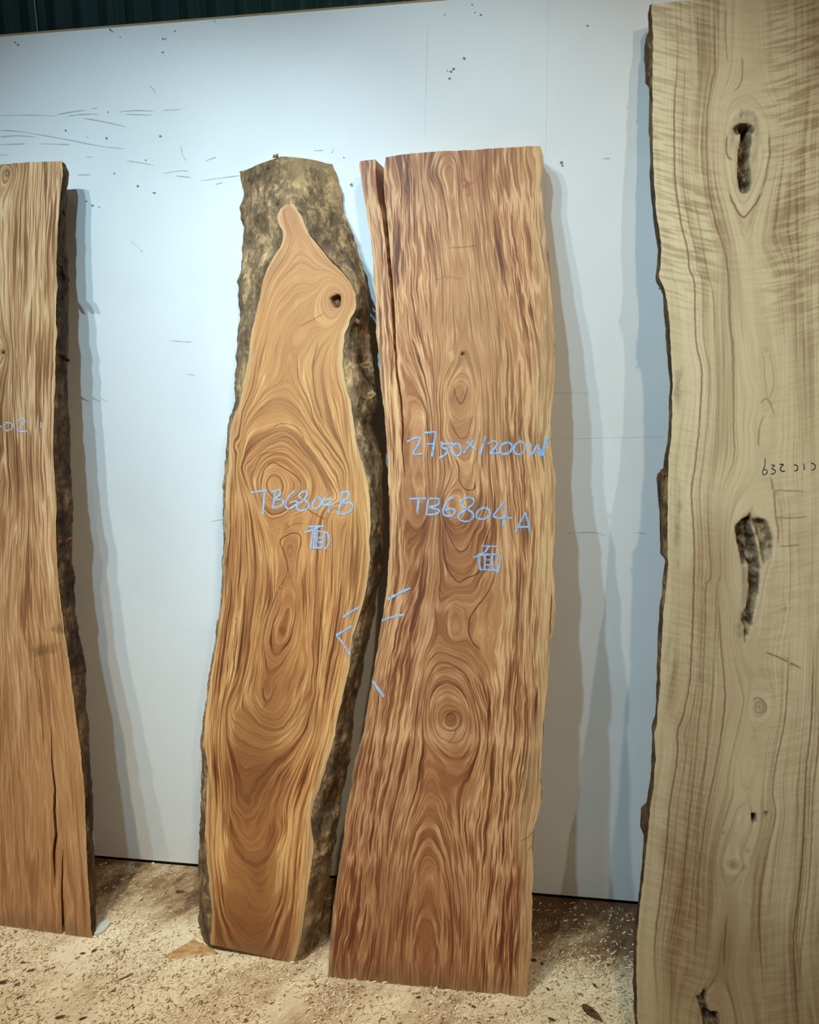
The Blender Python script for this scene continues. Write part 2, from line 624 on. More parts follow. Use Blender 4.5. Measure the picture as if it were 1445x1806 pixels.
def poly_dist(poly, u, v):
    """signed distance inside a closed polygon (positive inside)"""
    P = np.c_[u, v]
    n = len(poly)
    d = np.full(len(P), 9.0)
    ins = np.zeros(len(P), bool)
    for i in range(n):
        a, b = poly[i], poly[(i + 1) % n]
        ab = b - a
        t = np.clip(((P - a) @ ab) / (ab @ ab + 1e-12), 0, 1)
        d = np.minimum(d, np.linalg.norm(P - a - t[:, None] * ab, axis=1))
        c = ((a[1] > P[:, 1]) != (b[1] > P[:, 1])) & (P[:, 0] < (b[0] - a[0]) * (P[:, 1] - a[1]) / (b[1] - a[1] + 1e-12) + a[0])
        ins ^= c
    return np.where(ins, d, -d)


def build_slab(S, L, R, top, bot, mat, barkmat, backL, backR, guides, lines=(), cracks=(), holes=(), knots=(),
               res=0.005, sap=(0.03, 0.03, 0.5, 0.5), sscale=0.11, figure=None, ragged=0.002, seed=0, ridge=None,
               bark_amp=0.006, pw=1.2, lam=2e-4, calm_min=0.4, tones=(), pale=(), stains=(), calms=(), drop=0.0):
    """L, R: front edge pixel curves; top, bot: pixel polylines; backL/backR: silhouette pixel curves at full thickness (or offsets)"""
    T = S.T
    fL, fR = curve(S, L, 0, 0.004, seed), curve(S, R, 0, 0.004, seed + 1)
    tq, bq = S.uv(top), S.uv(bot)
    vtop = lambda u: np.interp(u, tq[:, 0], tq[:, 1])
    vbot = lambda u: np.interp(u, bq[:, 0], bq[:, 1])
    W = abs(tq[-1, 0] - tq[0, 0]) if False else np.median(fR(np.linspace(0.3, 2.3, 20)) - fL(np.linspace(0.3, 2.3, 20)))
    nr = int((tq[:, 1].mean() - bq[:, 1].mean()) / res) + 1
    t = np.linspace(0, 1, nr)
    # nominal v of each row at both ends is refined once the u is known
    v0 = bq[:, 1].mean() + (tq[:, 1].mean() - bq[:, 1].mean()) * t
    bounds = []
    for c in cracks:
        q = S.uv(c['pts'])
        q = q[np.argsort(q[:, 1])]
        ext = np.vstack([[q[0, 0], q[0, 1] - 3], q, [q[-1, 0], q[-1, 1] + 3]])
        wv, ww = np.array(c['w']).T
        wpx = S.uv(np.c_[np.full(len(wv), np.mean([p[0] for p in c['pts']])), wv])[:, 1]
        o = np.argsort(wpx)
        bounds.append((ext, wpx[o], ww[o], c))
    cols_u, flags, depth = [], [], []
    uL0, uR0 = fL(v0), fR(v0)
    lips = []
    for ext, wv, ww, c in bounds:
        uc = np.interp(v0, ext[:, 1], ext[:, 0]) + 0.0015 * fbm(v0 * 40, 0 * v0, seed + 9, 3)
        if 'rel' in c:
            uc = uL0 + (uR0 - uL0) * c['rel']
        w = np.interp(v0, wv, ww)
        uc = np.clip(uc, uL0 + 0.006, uR0 - 0.006)
        lips.append((uc - w / 2 - 0.0002, uc, uc + w / 2 + 0.0002, w, c))
    segs = []
    a = uL0
    for l in lips:
        segs.append((a, l[0]))
        a = l[2]
    segs.append((a, uR0))
    Ugrid, dgrid, through = [], [], []
    ci = 0
    for i, (p, q) in enumerate(segs):
        n = max(3, int(np.median(q - p) / res))
        x = np.linspace(0, 1, n)
        Ugrid.append(p[:, None] * (1 - x) + q[:, None] * x)
        dgrid.append(np.zeros((nr, n)))
        ci += n
        if i < len(lips):
            uc, w, c = lips[i][1], lips[i][3], lips[i][4]
            if c.get('through'):
                through.append((ci - 1, ci, w))
            else:
                Ugrid.append(uc[:, None])
                dgrid.append(np.minimum(0.03, w * 5)[:, None])
                ci += 1
    Ug, Dg = np.hstack(Ugrid), np.hstack(dgrid)
    nc = Ug.shape[1]
    vt, vb = vtop(Ug), vbot(Ug)
    vt = vt + ragged * fbm(Ug * 60, 0 * Ug + 1.7, seed + 5, 4, 0.6)
    Vg = vb + (vt - vb) * t[:, None]
    u, v, dd = Ug.ravel(), Vg.ravel(), Dg.ravel()
    dd = dd + 0.0012 * fbm(u * 8, v * 5, seed + 2, 3)
    dark = np.zeros(len(u))
    for h in holes:
        poly = catmull(np.vstack([S.uv(h['pts']), S.uv(h['pts'])[:1]]), 4)[:-1]
        sdp = poly_dist(poly, u, v) + 0.004 * fbm(u * 70, v * 50, seed + 31, 3)
        k = sstep(0, h.get('soft', 0.010), sdp)
        dd = dd + k * h['depth'] * (1 + 0.9 * fbm(u * 60, v * 22, seed + 33, 3))
        dark = np.maximum(dark, sstep(-0.003, 0.004, sdp) * h.get('dark', 1.0))
    Q = np.c_[u, v * VS]
    s = tps_eval(ring_field(S, guides, lam=lam), Q) * sscale
    for kx, ky, kr, ks, amt in knots:      # local knots: ring bump + darkening
        c = S.uv([(kx, ky)])[0]
        r = np.hypot((u - c[0]), (v - c[1]) * ks) / kr
        s = s - amt * np.exp(-r * r)
        dark = np.maximum(dark, 0.55 * np.exp(-(r * 2.2) ** 2))
    s = s + 0.12 * u
    sg = s.reshape(nr, nc)
    du = np.gradient(sg, axis=1) / np.maximum(np.gradient(Ug, axis=1), 5e-4)
    dv = np.gradient(sg, axis=0) / np.maximum(np.gradient(Vg, axis=0), 5e-4)
    calm = calm_min + (1 - calm_min) * sstep(0.35, 1.0, np.hypot(du, 0.6 * dv)).ravel()
    wl, wr, al, ar = sap
    eL, eR = u - fL(v), fR(v) - u
    wob = 1 + 1.2 * fbm(v * 3, 0 * v, seed + 40, 3)
    sapm = np.maximum(al * sstep(wl * wob, wl * wob * 0.35, eL), ar * sstep(wr * wob, wr * wob * 0.35, eR))
    for pts, amt in pale:
        sdp = poly_dist(S.uv(pts), u, v) + 0.006 * fbm(u * 60, v * 40, seed + 61, 3)
        sapm = np.maximum(sapm, amt * sstep(-0.002, 0.004, sdp))
    for pts, amt in stains:
        sdp = poly_dist(S.uv(pts), u, v) + 0.010 * fbm(u * 50, v * 30, seed + 62, 3)
        dark = np.maximum(dark, amt * sstep(-0.004, 0.008, sdp) * (1 + 1.2 * fbm(u * 90, v * 20, seed + 63, 2)))
    num, den = np.zeros(len(u)), np.full(len(u), 1e-6)
    for tx, ty, tv in tones:
        c = S.uv([(tx, ty)])[0]
        w = np.exp(-((u - c[0]) / 0.13) ** 2 - ((v - c[1]) / 0.22) ** 2) + 1e-5
        num += w * tv
        den += w
    tone = num / den
    if calms:
        num, den = np.zeros(len(u)), np.full(len(u), 1e-9)
        for tx, ty, tv in calms:
            c = S.uv([(tx, ty)])[0]
            w = np.exp(-((u - c[0]) / 0.12) ** 2 - ((v - c[1]) / 0.2) ** 2) + 1e-6
            num += w * tv
            den += w
        calm = calm * num / den
    fig = figure(S, u, v) if figure is not None else 0 * u
    mask = np.c_[sapm, dark, fig]
    line = line_field(S, lines, u, v)
    front = S.clampz(np.c_[u, dd, v])
    # ---- back and sides
    bL = backL if callable(backL) else curve(S, backL, T, 0.006, seed + 11)
    bR = backR if callable(backR) else curve(S, backR, T, 0.006, seed + 12)
    fu = (Ug - uL0[:, None]) / (uR0 - uL0)[:, None]
    bu = (bL(v0) + 0.008)[:, None] * (1 - fu) + (bR(v0) - 0.012)[:, None] * fu
    for ca, cb, w in through:          # keep the split open right through
        op = w > 0.0015
        mid = (bu[:, ca] + bu[:, cb]) / 2
        bu[:, ca] = np.where(op, mid - w / 2, mid)
        bu[:, cb] = np.where(op, mid + w / 2, mid)
    back = S.clampwall(S.clampz(np.c_[bu.ravel(), np.full(nr * nc, T), (Vg - drop * t[:, None] ** 4).ravel()]))
    V = np.vstack([front, back])
    F = grid_faces(nr, nc)
    skip = np.zeros((nr - 1, nc - 1), bool)
    extra = []
    nb = nr * nc
    for ca, cb, w in through:
        op = (w[:-1] > 0.0015)
        skip[op, ca] = True
        for r in np.where(op)[0]:
            i, j = r * nc + ca, (r + 1) * nc + ca
            extra.append((i, i + nb, j + nb, j))
            i, j = r * nc + cb, (r + 1) * nc + cb
            extra.append((j, j + nb, i + nb, i))
    F = F[~skip.ravel()]
    B = F[:, ::-1] + nb
    r = np.arange(nc - 1)
    botf = np.stack([r, r + nb, r + 1 + nb, r + 1], -1)
    tp = r + (nr - 1) * nc
    topf = np.stack([tp, tp + 1, tp + 1 + nb, tp + nb], -1)
    topf = topf[~skip[-1]]
    botf = botf[~skip[0]]
    allF = np.vstack([F, B, botf, topf] + ([np.array(extra)] if extra else []))
    gr = np.c_[s, v, u]
    at = {'grain': ('FLOAT_VECTOR', np.vstack([gr, gr])),
          'mask': ('FLOAT_VECTOR', np.vstack([mask, mask * 0])),
          'line': ('FLOAT_VECTOR', np.vstack([line, line * 0 + 9])), 'calm': ('FLOAT', np.r_[calm, calm]),
          'tone': ('FLOAT', np.r_[tone, tone])}
    # sharp rim: duplicate nothing, but keep faces flat-ish through auto smooth by angle
    o = mesh_obj('board', V, allF, mat, S.e, at)
    sharp_rims(o)
    # bark sides
    for side, fE, bE, sgn, amp in (('l', fL, bL, -1, bark_amp), ('r', fR, bR, 1, bark_amp)):
        build_bark(S, fE, bE, sgn, vtop, vbot, amp, pw, barkmat, seed + 50 + sgn, res, ridge, drop)
    S.fL, S.fR, S.board = fL, fR, o
    return o


def sharp_rims(o, ang=math.radians(50)):
    o.data.set_sharp_from_angle(angle=ang)


def build_bark(S, fE, bE, sgn, vtop, vbot, amp, pw, barkmat, seed, res, ridge, drop=0.0):
    T = S.T
    nk = 14
    c = np.linspace(0, 1, nk)
    if ridge is None:
        # corner v from the board's own edges
        vs = np.linspace(-0.2, 3.4, 800)
        ue = fE(vs)
        vb = vs[np.argmin(np.abs(vs - vbot(ue)))]
        vt = vs[np.argmin(np.abs(vs - vtop(ue)))]
        vtc, vbc = vt - drop * c ** 1.5, np.full(nk, vb)
        dr = lambda v: 0 * v
    else:
        vtc = ridge['vt'][0] + (ridge['vt'][sgn] - ridge['vt'][0]) * c ** ridge.get('tp', 1.0)
        vbc = ridge['vb'][0 if sgn < 0 else 2] + (ridge['vb'][1 if sgn < 0 else 3] - ridge['vb'][0 if sgn < 0 else 2]) * c
        dr = ridge['dr']
    nr = int((vtc[0] - vbc[0]) / (res * 1.0)) + 1
    t = np.linspace(0, 1, nr)[:, None]
    v = vbc[None] + (vtc - vbc)[None] * t
    d0 = dr(v)
    ue, ub = fE(v), bE(v)
    dep = d0 + (T - d0) * c[None] ** pw
    u = ue + (ub - ue) * c[None]
    inset = np.clip(1 - c / 0.10, 0, 1)[None]        # tuck the bark under the rim of the cut face
    u = u - sgn * 0.004 * inset
    dep = dep + 0.0012 * inset * (d0 < 0.002)
    bul = amp * np.sin(np.pi * c)[None] * 1.2
    env = sstep(0.0, 0.25, c)[None] * np.ones_like(v)
    nse = fbm(v * 14 + seed, c[None] * 3 + 0 * v, seed, 5, 0.55) + 0.6 * np.abs(fbm(v * 5, c[None] * 4 + 0 * v, seed + 7, 3))
    u = u + sgn * (bul + amp * 1.6 * nse * env)
    dep = dep - amp * 1.3 * nse * env * (1 - c[None] * 0.7)
    # close over the top and bottom with rows towards the back
    Lp = np.c_[u.ravel(), dep.ravel(), v.ravel()]
    Lp = S.clampwall(S.clampz(Lp))
    F = grid_faces(nr, nk, 0, sgn < 0)
    V = [Lp]
    off = len(Lp)
    extra = []
    for row, flip in ((0, False), (nr - 1, True)) if ridge is not None else ():
        base = row * nk
        e = np.c_[u[row], np.full(nk, T), v[row]]
        V.append(S.clampwall(S.clampz(e)))
        for i in range(nk - 1):
            q = (base + i, off + i, off + i + 1, base + i + 1)
            extra.append(q[::-1] if (flip != (sgn < 0)) else q)
        off += nk
    o = mesh_obj('bark', np.vstack(V), np.vstack([F, np.array(extra)]) if extra else F, barkmat, S.e)
    sharp_rims(o)
    return o


def strokes(S, name, chars, paths, mat, tf=None, width=0.008, lift=0.0012, seed=0):
    """handwriting as thin raised ribbons on the face of a slab; chars = [(label, number of strokes)]"""
    i0 = 0
    for label, cnt in chars:
        V, F = [], []
        for pi in range(i0, i0 + cnt):
            p = np.asarray(paths[pi], float)
            if tf:
                p = p * tf[2] + np.array(tf[:2])
            q = S.uv(catmull(p, 6))
            d = np.gradient(q, axis=0)
            d /= np.linalg.norm(d, axis=1)[:, None] + 1e-9
            n = np.c_[-d[:, 1], d[:, 0]]
            k = np.arange(len(q))
            w = width * 0.5 * (1 + 0.5 * vnoise(k * 0.35, 0 * k + pi * 3.1, seed))
            b = len(V)
            for i in range(len(q)):
                for sg in (-1, 1):
                    e = q[i] + sg * n[i] * w[i]
                    V.append((e[0], -lift - 0.0001 * (pi % 5), e[1]))
            for i in range(len(q) - 1):
                F.append((b + 2 * i, b + 2 * i + 1, b + 2 * i + 3, b + 2 * i + 2))
        tag(mesh_obj(name, np.array(V), F, mat, S.board, smooth=False), label)
        i0 += cnt


def chalk(name, col, cover=0.5):
    k = NT(name)
    p = k.coord('Object')
    n = k.noise(p, 520, 3, 0.65)
    n2 = k.noise(p, 90, 2, 0.5)
    a = k.math('ADD', k.math('MULTIPLY', n, 0.7), k.math('MULTIPLY', n2, 0.3))
    k.put(k.b.inputs['Alpha'], k.mapped(a, cover - 0.10, cover + 0.04, 0.15, 1.0))
    return k.finish(col, 0.9, 0.1)


M_CHALK = chalk('blue_chalk', srgb(146, 188, 236), 0.49)
M_CHALK2 = chalk('pale_chalk', srgb(190, 205, 230), 0.50)
M_PEN = plain('black_pen', srgb(48, 44, 44), 0.6)
M_RED = chalk('red_crayon', srgb(225, 95, 75), 0.42)
M_BARK_B = bark('grey_brown_bark', srgb(58, 44, 32), srgb(120, 96, 70), srgb(196, 160, 112))
M_BARK_L = bark('dark_bark', srgb(40, 28, 18), srgb(84, 62, 42), srgb(128, 98, 66))
M_BARK_A = bark('thin_bark', srgb(70, 50, 32), srgb(134, 102, 66), srgb(176, 140, 94))
M_BARK_R = bark('brown_bark', srgb(44, 30, 20), srgb(92, 70, 48), srgb(150, 122, 84))

# slab A
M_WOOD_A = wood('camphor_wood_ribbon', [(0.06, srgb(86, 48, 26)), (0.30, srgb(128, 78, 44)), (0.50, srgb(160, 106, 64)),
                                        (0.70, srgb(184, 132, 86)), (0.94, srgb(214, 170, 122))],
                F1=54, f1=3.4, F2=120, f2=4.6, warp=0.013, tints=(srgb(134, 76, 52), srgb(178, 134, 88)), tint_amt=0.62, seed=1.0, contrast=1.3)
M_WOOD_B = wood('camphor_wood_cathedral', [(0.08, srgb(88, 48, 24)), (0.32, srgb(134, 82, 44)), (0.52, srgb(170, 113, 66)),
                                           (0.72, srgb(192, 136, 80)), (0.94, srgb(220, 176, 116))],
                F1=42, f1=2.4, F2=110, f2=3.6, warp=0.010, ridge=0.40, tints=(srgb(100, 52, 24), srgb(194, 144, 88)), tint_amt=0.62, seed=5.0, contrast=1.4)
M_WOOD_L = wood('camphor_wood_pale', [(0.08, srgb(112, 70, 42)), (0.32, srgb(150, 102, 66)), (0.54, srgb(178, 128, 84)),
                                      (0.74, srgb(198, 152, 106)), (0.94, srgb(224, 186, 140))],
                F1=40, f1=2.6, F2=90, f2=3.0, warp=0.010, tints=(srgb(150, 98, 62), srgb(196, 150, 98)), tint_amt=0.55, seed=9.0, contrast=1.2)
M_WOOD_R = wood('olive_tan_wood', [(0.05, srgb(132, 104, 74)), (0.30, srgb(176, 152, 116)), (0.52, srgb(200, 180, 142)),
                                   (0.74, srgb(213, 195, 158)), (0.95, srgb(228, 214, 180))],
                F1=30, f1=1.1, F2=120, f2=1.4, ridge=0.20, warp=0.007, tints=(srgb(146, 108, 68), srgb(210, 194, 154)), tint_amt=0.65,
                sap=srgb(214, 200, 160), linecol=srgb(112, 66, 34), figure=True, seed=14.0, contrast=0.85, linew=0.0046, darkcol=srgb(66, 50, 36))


def px(ox, oy, f, pts):
    return [(ox + x * f, oy + y * f) for x, y in pts]


# ---------------------------------------------------------------- slab A (chalk mark TB6804A)
A = Slab('live_edge_plank', 'wide red-brown striped slab chalked TB6804A, split near its upper left edge',
         (579, 1724), (926, 1759), (820, 266), -0.088, 0.072)
A_L = [(634.5, 285), (640, 329), (647.6, 377), (653, 408), (658, 445), (659.5, 490), (663, 529), (665, 595), (671, 634), (668.7, 661),
       (675, 700), (678, 725), (680, 747), (682.5, 787), (685, 823), (686, 859), (687, 910), (687.6, 962), (685, 987), (684, 1018), (680, 1056), (673.5, 1095),
       (666, 1147), (658, 1191), (651, 1233), (645.7, 1263), (641.5, 1294), (632, 1327), (622, 1366), (618, 1400), (609, 1438), (606.5, 1482),
       (601, 1508), (595, 1554), (589, 1598), (582, 1656), (579, 1723)]
A_R = [(953, 258), (958, 274), (959, 290), (955, 316), (956, 350), (962, 403), (966, 445), (971, 492), (976, 550), (979, 608), (980, 650),
       (978, 690), (975, 712), (972, 746), (973, 795), (978, 823), (981, 844), (979.5, 864), (979.5, 903), (982, 931), (981, 949), (975.6, 974), (975.6, 1000),
       (978, 1033), (979, 1090), (975, 1122), (969.5, 1133), (968, 1175), (965, 1225), (960, 1263), (956, 1319), (954, 1375), (956, 1412), (949.5, 1435),
       (942, 1458), (939, 1502), (941, 1543), (939, 1583), (938, 1636), (939, 1662), (936, 1700), (929, 1758)]
A_top = [(634, 285), (663, 281), (676, 278), (681, 277), (720, 271), (757, 268), (836, 264), (883, 261), (943, 257), (960, 258)]
A_bot = [(575, 1723), (579, 1724), (723, 1740), (929, 1759), (940, 1760)]
A_guides = [
    (5.0, A_L[::2]), (5.0, A_R[::2]),
    (4.3, [(690, 480), (705, 690), (714, 850), (716, 900), (712, 1000), (690, 1130), (665, 1280), (640, 1450), (610, 1700)]),
    (3.3, [(735, 300), (745, 480), (760, 640), (770, 760), (770, 900), (755, 1050), (735, 1150), (710, 1300), (680, 1450), (660, 1700)]),
    (2.2, [(765, 300), (790, 480), (790, 640)]),
    (1.6, [(800, 300), (803, 450), (806, 560)]),
    (0.8, px(630, 680, .256, [(660, 0), (685, 80), (715, 125), (745, 80), (765, 0)])),
    (1.0, px(630, 680, .256, [(625, 100), (640, 180), (680, 230), (730, 245), (770, 200), (790, 100)])),
    (1.2, px(630, 680, .256, [(640, 250), (690, 340), (720, 365), (760, 340), (800, 200)])),
    (1.5, px(630, 680, .256, [(600, 330), (670, 480), (700, 560), (705, 650), (740, 710), (790, 720), (815, 690), (800, 600), (810, 520), (850, 300)])),
    (1.9, px(630, 680, .256, [(560, 800), (600, 930), (640, 1050), (690, 1135), (720, 1145), (760, 1120), (800, 1030), (860, 930), (900, 800)])),
    (2.2, px(630, 680, .256, [(590, 1060), (600, 1200), (660, 1320), (710, 1355), (750, 1325), (840, 1280), (900, 1050), (930, 950)])),
    (2.6, [(874, 1013), (860, 1046), (835, 1079), (827, 1102), (832, 1130), (850, 1145), (870, 1175), (880, 1225)]),
    (2.6, [(769, 1038), (771, 1115), (766, 1131), (753, 1153)]),
    (2.75, [(800, 1075), (800, 1120)]),
    (2.0, [(751, 1240), (755, 1214), (766, 1189), (788, 1178), (816, 1186), (832, 1214), (841, 1241)]),
    (0.8, [(777, 1277), (788, 1261), (805, 1255), (814, 1266), (805, 1286), (788, 1288), (778, 1278)]),
    (1.9, [(753, 1352), (766, 1324), (778, 1340), (788, 1380)]),
    (1.6, [(731, 1467), (748, 1435), (769, 1415), (780, 1440), (785, 1467)]),
    (1.0, [(734, 1543), (745, 1505), (760, 1490), (774, 1505), (781, 1543)]),
    (0.6, [(748, 1600), (760, 1545), (770, 1600)]), (0.4, [(742, 1640), (745, 1740)]),
    (4.0, [(880, 300), (905, 500), (935, 640), (930, 760), (940, 900), (935, 1050), (929, 1186), (931, 1297), (915, 1419), (905, 1600), (895, 1740)]),
    (3.0, [(835, 300), (850, 450), (875, 620), (880, 760), (890, 900), (905, 1040), (898, 1150), (890, 1250), (880, 1400), (860, 1600), (850, 1750)]),
]
A_lines = [
    (.75, px(630, 680, .256, [(660, 0), (685, 80), (715, 125), (745, 80), (765, 0)])),
    (.35, px(630, 680, .256, [(640, 180), (680, 230), (730, 245), (770, 200), (790, 100)])),
    (.7, px(630, 680, .256, [(640, 250), (690, 340), (720, 365), (760, 340), (800, 200)])),
    (.85, px(630, 680, .256, [(670, 480), (700, 560), (705, 650), (740, 710), (790, 720), (815, 690), (795, 662)])),
    (.5, px(630, 680, .256, [(800, 640), (800, 560), (815, 500), (850, 300)])),
    (.8, px(630, 680, .256, [(580, 880), (640, 1050), (690, 1135), (720, 1145), (760, 1120), (800, 1030), (860, 930)])),
    (.9, px(630, 680, .256, [(590, 1060), (600, 1200), (660, 1320), (710, 1355), (750, 1325), (840, 1280), (890, 1060), (930, 950)])),
    (.9, [(874, 1013), (860, 1046), (835, 1079), (827, 1102), (832, 1130), (850, 1148)]),
    (.55, [(764, 1030), (769, 1080), (771, 1115), (766, 1131), (753, 1153)]),
    (.5, [(755, 1214), (766, 1189), (788, 1178), (810, 1180)]),
    (.6, [(777, 1277), (788, 1261), (805, 1255), (814, 1266), (805, 1286), (788, 1288), (778, 1278)]),
    (.6, [(790, 1312), (800, 1300), (806, 1285)]),
    (.8, [(924, 1170), (929, 1230), (931, 1297), (926, 1350), (916, 1400), (911, 1440)]),
    (.7, [(631, 1690), (629, 1715), (629, 1730)]), (.8, [(668, 1680), (667, 1705), (665, 1722)]),
    (.9, [(720, 272), (719, 300), (717, 335), (719, 345)]),
    (.5, [(772, 330), (775, 400), (784, 470), (786, 500)]),
    (.5, [(791, 437), (815, 436), (842, 434)]),
    (.35, [(765, 495), (790, 488), (815, 492)]), (.95, [(974, 1045), (972, 1080), (970, 1105), (972, 1122)]),
    (.5, [(943, 1465), (930, 1478), (918, 1484)]), (.5, [(938, 1490), (932, 1500)]),
]
A_cracks = [dict(pts=[(671, 279), (670, 300), (672, 340), (678, 377), (682, 411), (687, 463), (691, 503), (694, 555), (697, 608), (700, 655), (707, 700), (710, 744),
                      (711, 764), (709, 790), (713, 823), (716, 854), (716, 900)],
                 w=[(275, .034), (300, .026), (340, .022), (380, .016), (430, .012), (520, .010), (620, .008), (720, .006), (780, .004), (830, .0020), (880, 0.0), (2000, 0)], through=True)]
_l, _r = curve(A, A_L, 0), curve(A, A_R, 0)
build_slab(A, A_L, A_R, A_top, A_bot, M_WOOD_A, M_BARK_A,
           lambda v: _l(v) + .010 + .008 * fbm(v * 5, 0 * v, 5), lambda v: _r(v) - .012 + .008 * fbm(v * 5, 0 * v, 6), A_guides, A_lines, A_cracks,
           holes=[dict(pts=[(812, 623), (818, 620), (821, 626), (815, 630)], depth=.012, soft=.006)],
           knots=[(797, 1268, .03, .8, .05), (760, 308, .03, .6, .03), (818, 626, .022, .8, .02)],
           sap=(.010, .055, .35, .55), seed=100, bark_amp=.003,
           tones=[(700, 400, -.6), (740, 320, -.5), (800, 450, .8), (800, 560, .8), (900, 400, 0), (940, 300, .4), (960, 600, .3), (720, 650, -.3), (740, 800, -.3), (820, 750, .5),
                  (900, 800, .2), (960, 900, .3), (800, 1000, -.2), (720, 1000, -.3), (800, 1130, -.4), (700, 1300, -.6), (800, 1250, -.3), (900, 1100, .3), (930, 1300, -.1),
                  (760, 1500, -.3), (650, 1450, -.5), (850, 1600, -.4), (700, 1700, -.7), (900, 1700, -.4)],
           calms=[(700, 400, 1), (800, 430, .45), (810, 560, .5), (900, 500, .9), (700, 700, .9), (820, 760, .6), (920, 800, 1), (700, 1000, .8), (820, 1050, .55), (930, 1050, .9), (690, 1300, .9), (800, 1250, .6),
                  (900, 1300, .9), (760, 1480, .6), (650, 1500, .9), (880, 1550, 1), (760, 1650, .6)],
           pale=[([(790, 620), (800, 618), (803, 628), (799, 640), (801, 655), (796, 657), (794, 640)], .8)])
TA = (630, 680, .256)
strokes(A, 'chalk_character', [('blue chalk ' + c, n) for c, n in (('2', 1), ('7', 2), ('5', 2), ('0', 1), ('x', 2), ('1', 1), ('2', 1), ('0', 1), ('0', 1), ('W', 2))], [
    [(345, 388), (400, 362), (434, 364), (425, 400), (388, 470), (452, 470)],
    [(465, 325), (502, 324), (540, 325), (530, 400), (515, 490)], [(478, 405), (530, 400)],
    [(585, 385), (588, 425), (620, 442), (610, 475), (568, 498)], [(588, 402), (625, 402), (662, 400)],
    [(690, 395), (656, 420), (655, 465), (690, 485), (716, 460), (712, 420), (690, 395)],
    [(755, 385), (815, 440)], [(802, 376), (735, 465)], [(885, 350), (866, 420), (848, 482)],
    [(900, 402), (940, 382), (966, 400), (945, 435), (918, 466), (988, 465)],
    [(1040, 390), (997, 410), (985, 455), (1015, 472), (1055, 455), (1066, 410), (1040, 388)],
    [(1120, 385), (1085, 415), (1085, 460), (1120, 475), (1152, 445), (1150, 400), (1122, 378)],
    [(1194, 395), (1198, 440), (1202, 482), (1245, 408), (1252, 470), (1278, 480), (1300, 410), (1318, 352)],
    [(1262, 430), (1270, 470), (1296, 400), (1308, 352)]], M_CHALK, TA, .0062, seed=3)
strokes(A, 'chalk_character', [('blue chalk ' + c, n) for c, n in (('T', 2), ('B', 2), ('6', 1), ('8', 1), ('0', 1), ('4', 2), ('A', 3))], [
    [(360, 780), (418, 778), (476, 778)], [(426, 780), (420, 830), (415, 885)],
    [(490, 786), (484, 840), (478, 890)], [(498, 780), (560, 780), (556, 822), (498, 838), (562, 856), (545, 884), (478, 890)],
    [(665, 770), (620, 800), (592, 862), (610, 896), (655, 895), (676, 866), (650, 848), (605, 862)],
    [(765, 770), (722, 792), (722, 828), (790, 872), (800, 910), (760, 936), (710, 925), (702, 890), (745, 860), (800, 815), (800, 780), (762, 769)],
    [(880, 840), (837, 860), (822, 900), (850, 921), (900, 905), (916, 865), (882, 839)],
    [(1016, 800), (975, 850), (943, 893), (965, 912), (1070, 912)], [(1030, 830), (1018, 900), (1004, 972)],
    [(1160, 875), (1125, 940), (1090, 1010)], [(1160, 875), (1178, 940), (1190, 1010)], [(1106, 975), (1190, 972)]], M_CHALK, TA, .0060, seed=4)
MIAN_A = [[(855, 1105), (970, 1108)], [(908, 1110), (880, 1145), (805, 1186)], [(835, 1160), (842, 1215), (850, 1270)],
          [(838, 1166), (972, 1166), (985, 1205), (978, 1250), (963, 1290)], [(848, 1266), (980, 1276)],
          [(880, 1170), (880, 1270)], [(932, 1170), (935, 1270)], [(885, 1200), (930, 1200)], [(885, 1235), (930, 1235)]]
strokes(A, 'chalk_character', [('blue chalk Chinese character', 9)], MIAN_A, M_CHALK, TA, .0056, seed=5)
strokes(A, 'chalk_mark', [('blue chalk dash', 1)] * 3, [
    px(630, 680, .256, [(213, 1472), (290, 1430), (367, 1394)]), px(630, 680, .256, [(172, 1620), (240, 1594), (326, 1577)]),
    px(600, 1020, .2768, [(208, 652), (245, 705), (282, 752)])], M_CHALK, None, .0080, seed=6)

# ---------------------------------------------------------------- slab B (chalk mark TB6804B)
B = Slab('live_edge_plank', 'narrow curved golden-brown slab chalked TB6804B with a bark-covered top',
         (376, 1681), (517, 1698), (520, 380), -0.125, 0.105)
B_L = [(506, 361), (499, 363), (492, 372), (488.5, 384), (491, 395), (500, 408), (500, 418), (497, 430), (484, 451), (474, 470), (467, 488), (460, 519), (453, 550), (446, 579), (442, 603), (439.6, 625),
       (432, 660), (427, 695), (422, 717), (412, 736), (407, 754), (404, 779), (404, 812), (400, 844), (398, 879), (397, 906), (400, 926), (398.5, 954), (395, 991),
       (397, 1008), (393.5, 1042), (389.7, 1084), (384, 1126), (376.5, 1168), (371, 1200), (366, 1242), (361, 1289), (359.5, 1318), (363.4, 1339), (367, 1362),
       (365, 1394), (363, 1432), (362, 1474), (365, 1524), (370, 1574), (374, 1611), (374, 1640), (372, 1666)]
B_R = [(519, 362), (526, 367), (533, 377), (538, 393), (548, 413), (566, 435), (588, 461), (606, 477), (619, 495), (627, 512), (629, 530), (624, 548), (616, 559), (614, 574), (608, 585),
       (605.5, 605), (605, 645), (609, 670), (619, 702), (623, 734), (629, 774), (639, 809), (649, 844), (654, 881), (654, 911), (651, 949), (652.6, 986), (649, 1019),
       (642, 1050), (635.6, 1076), (622.5, 1116), (616, 1171), (605, 1218), (596, 1258), (591, 1292), (579, 1329), (572, 1354), (565, 1378), (552, 1413), (548, 1443),
       (553, 1482), (550, 1519), (543, 1562), (536.6, 1607), (531.6, 1641), (517, 1698)]
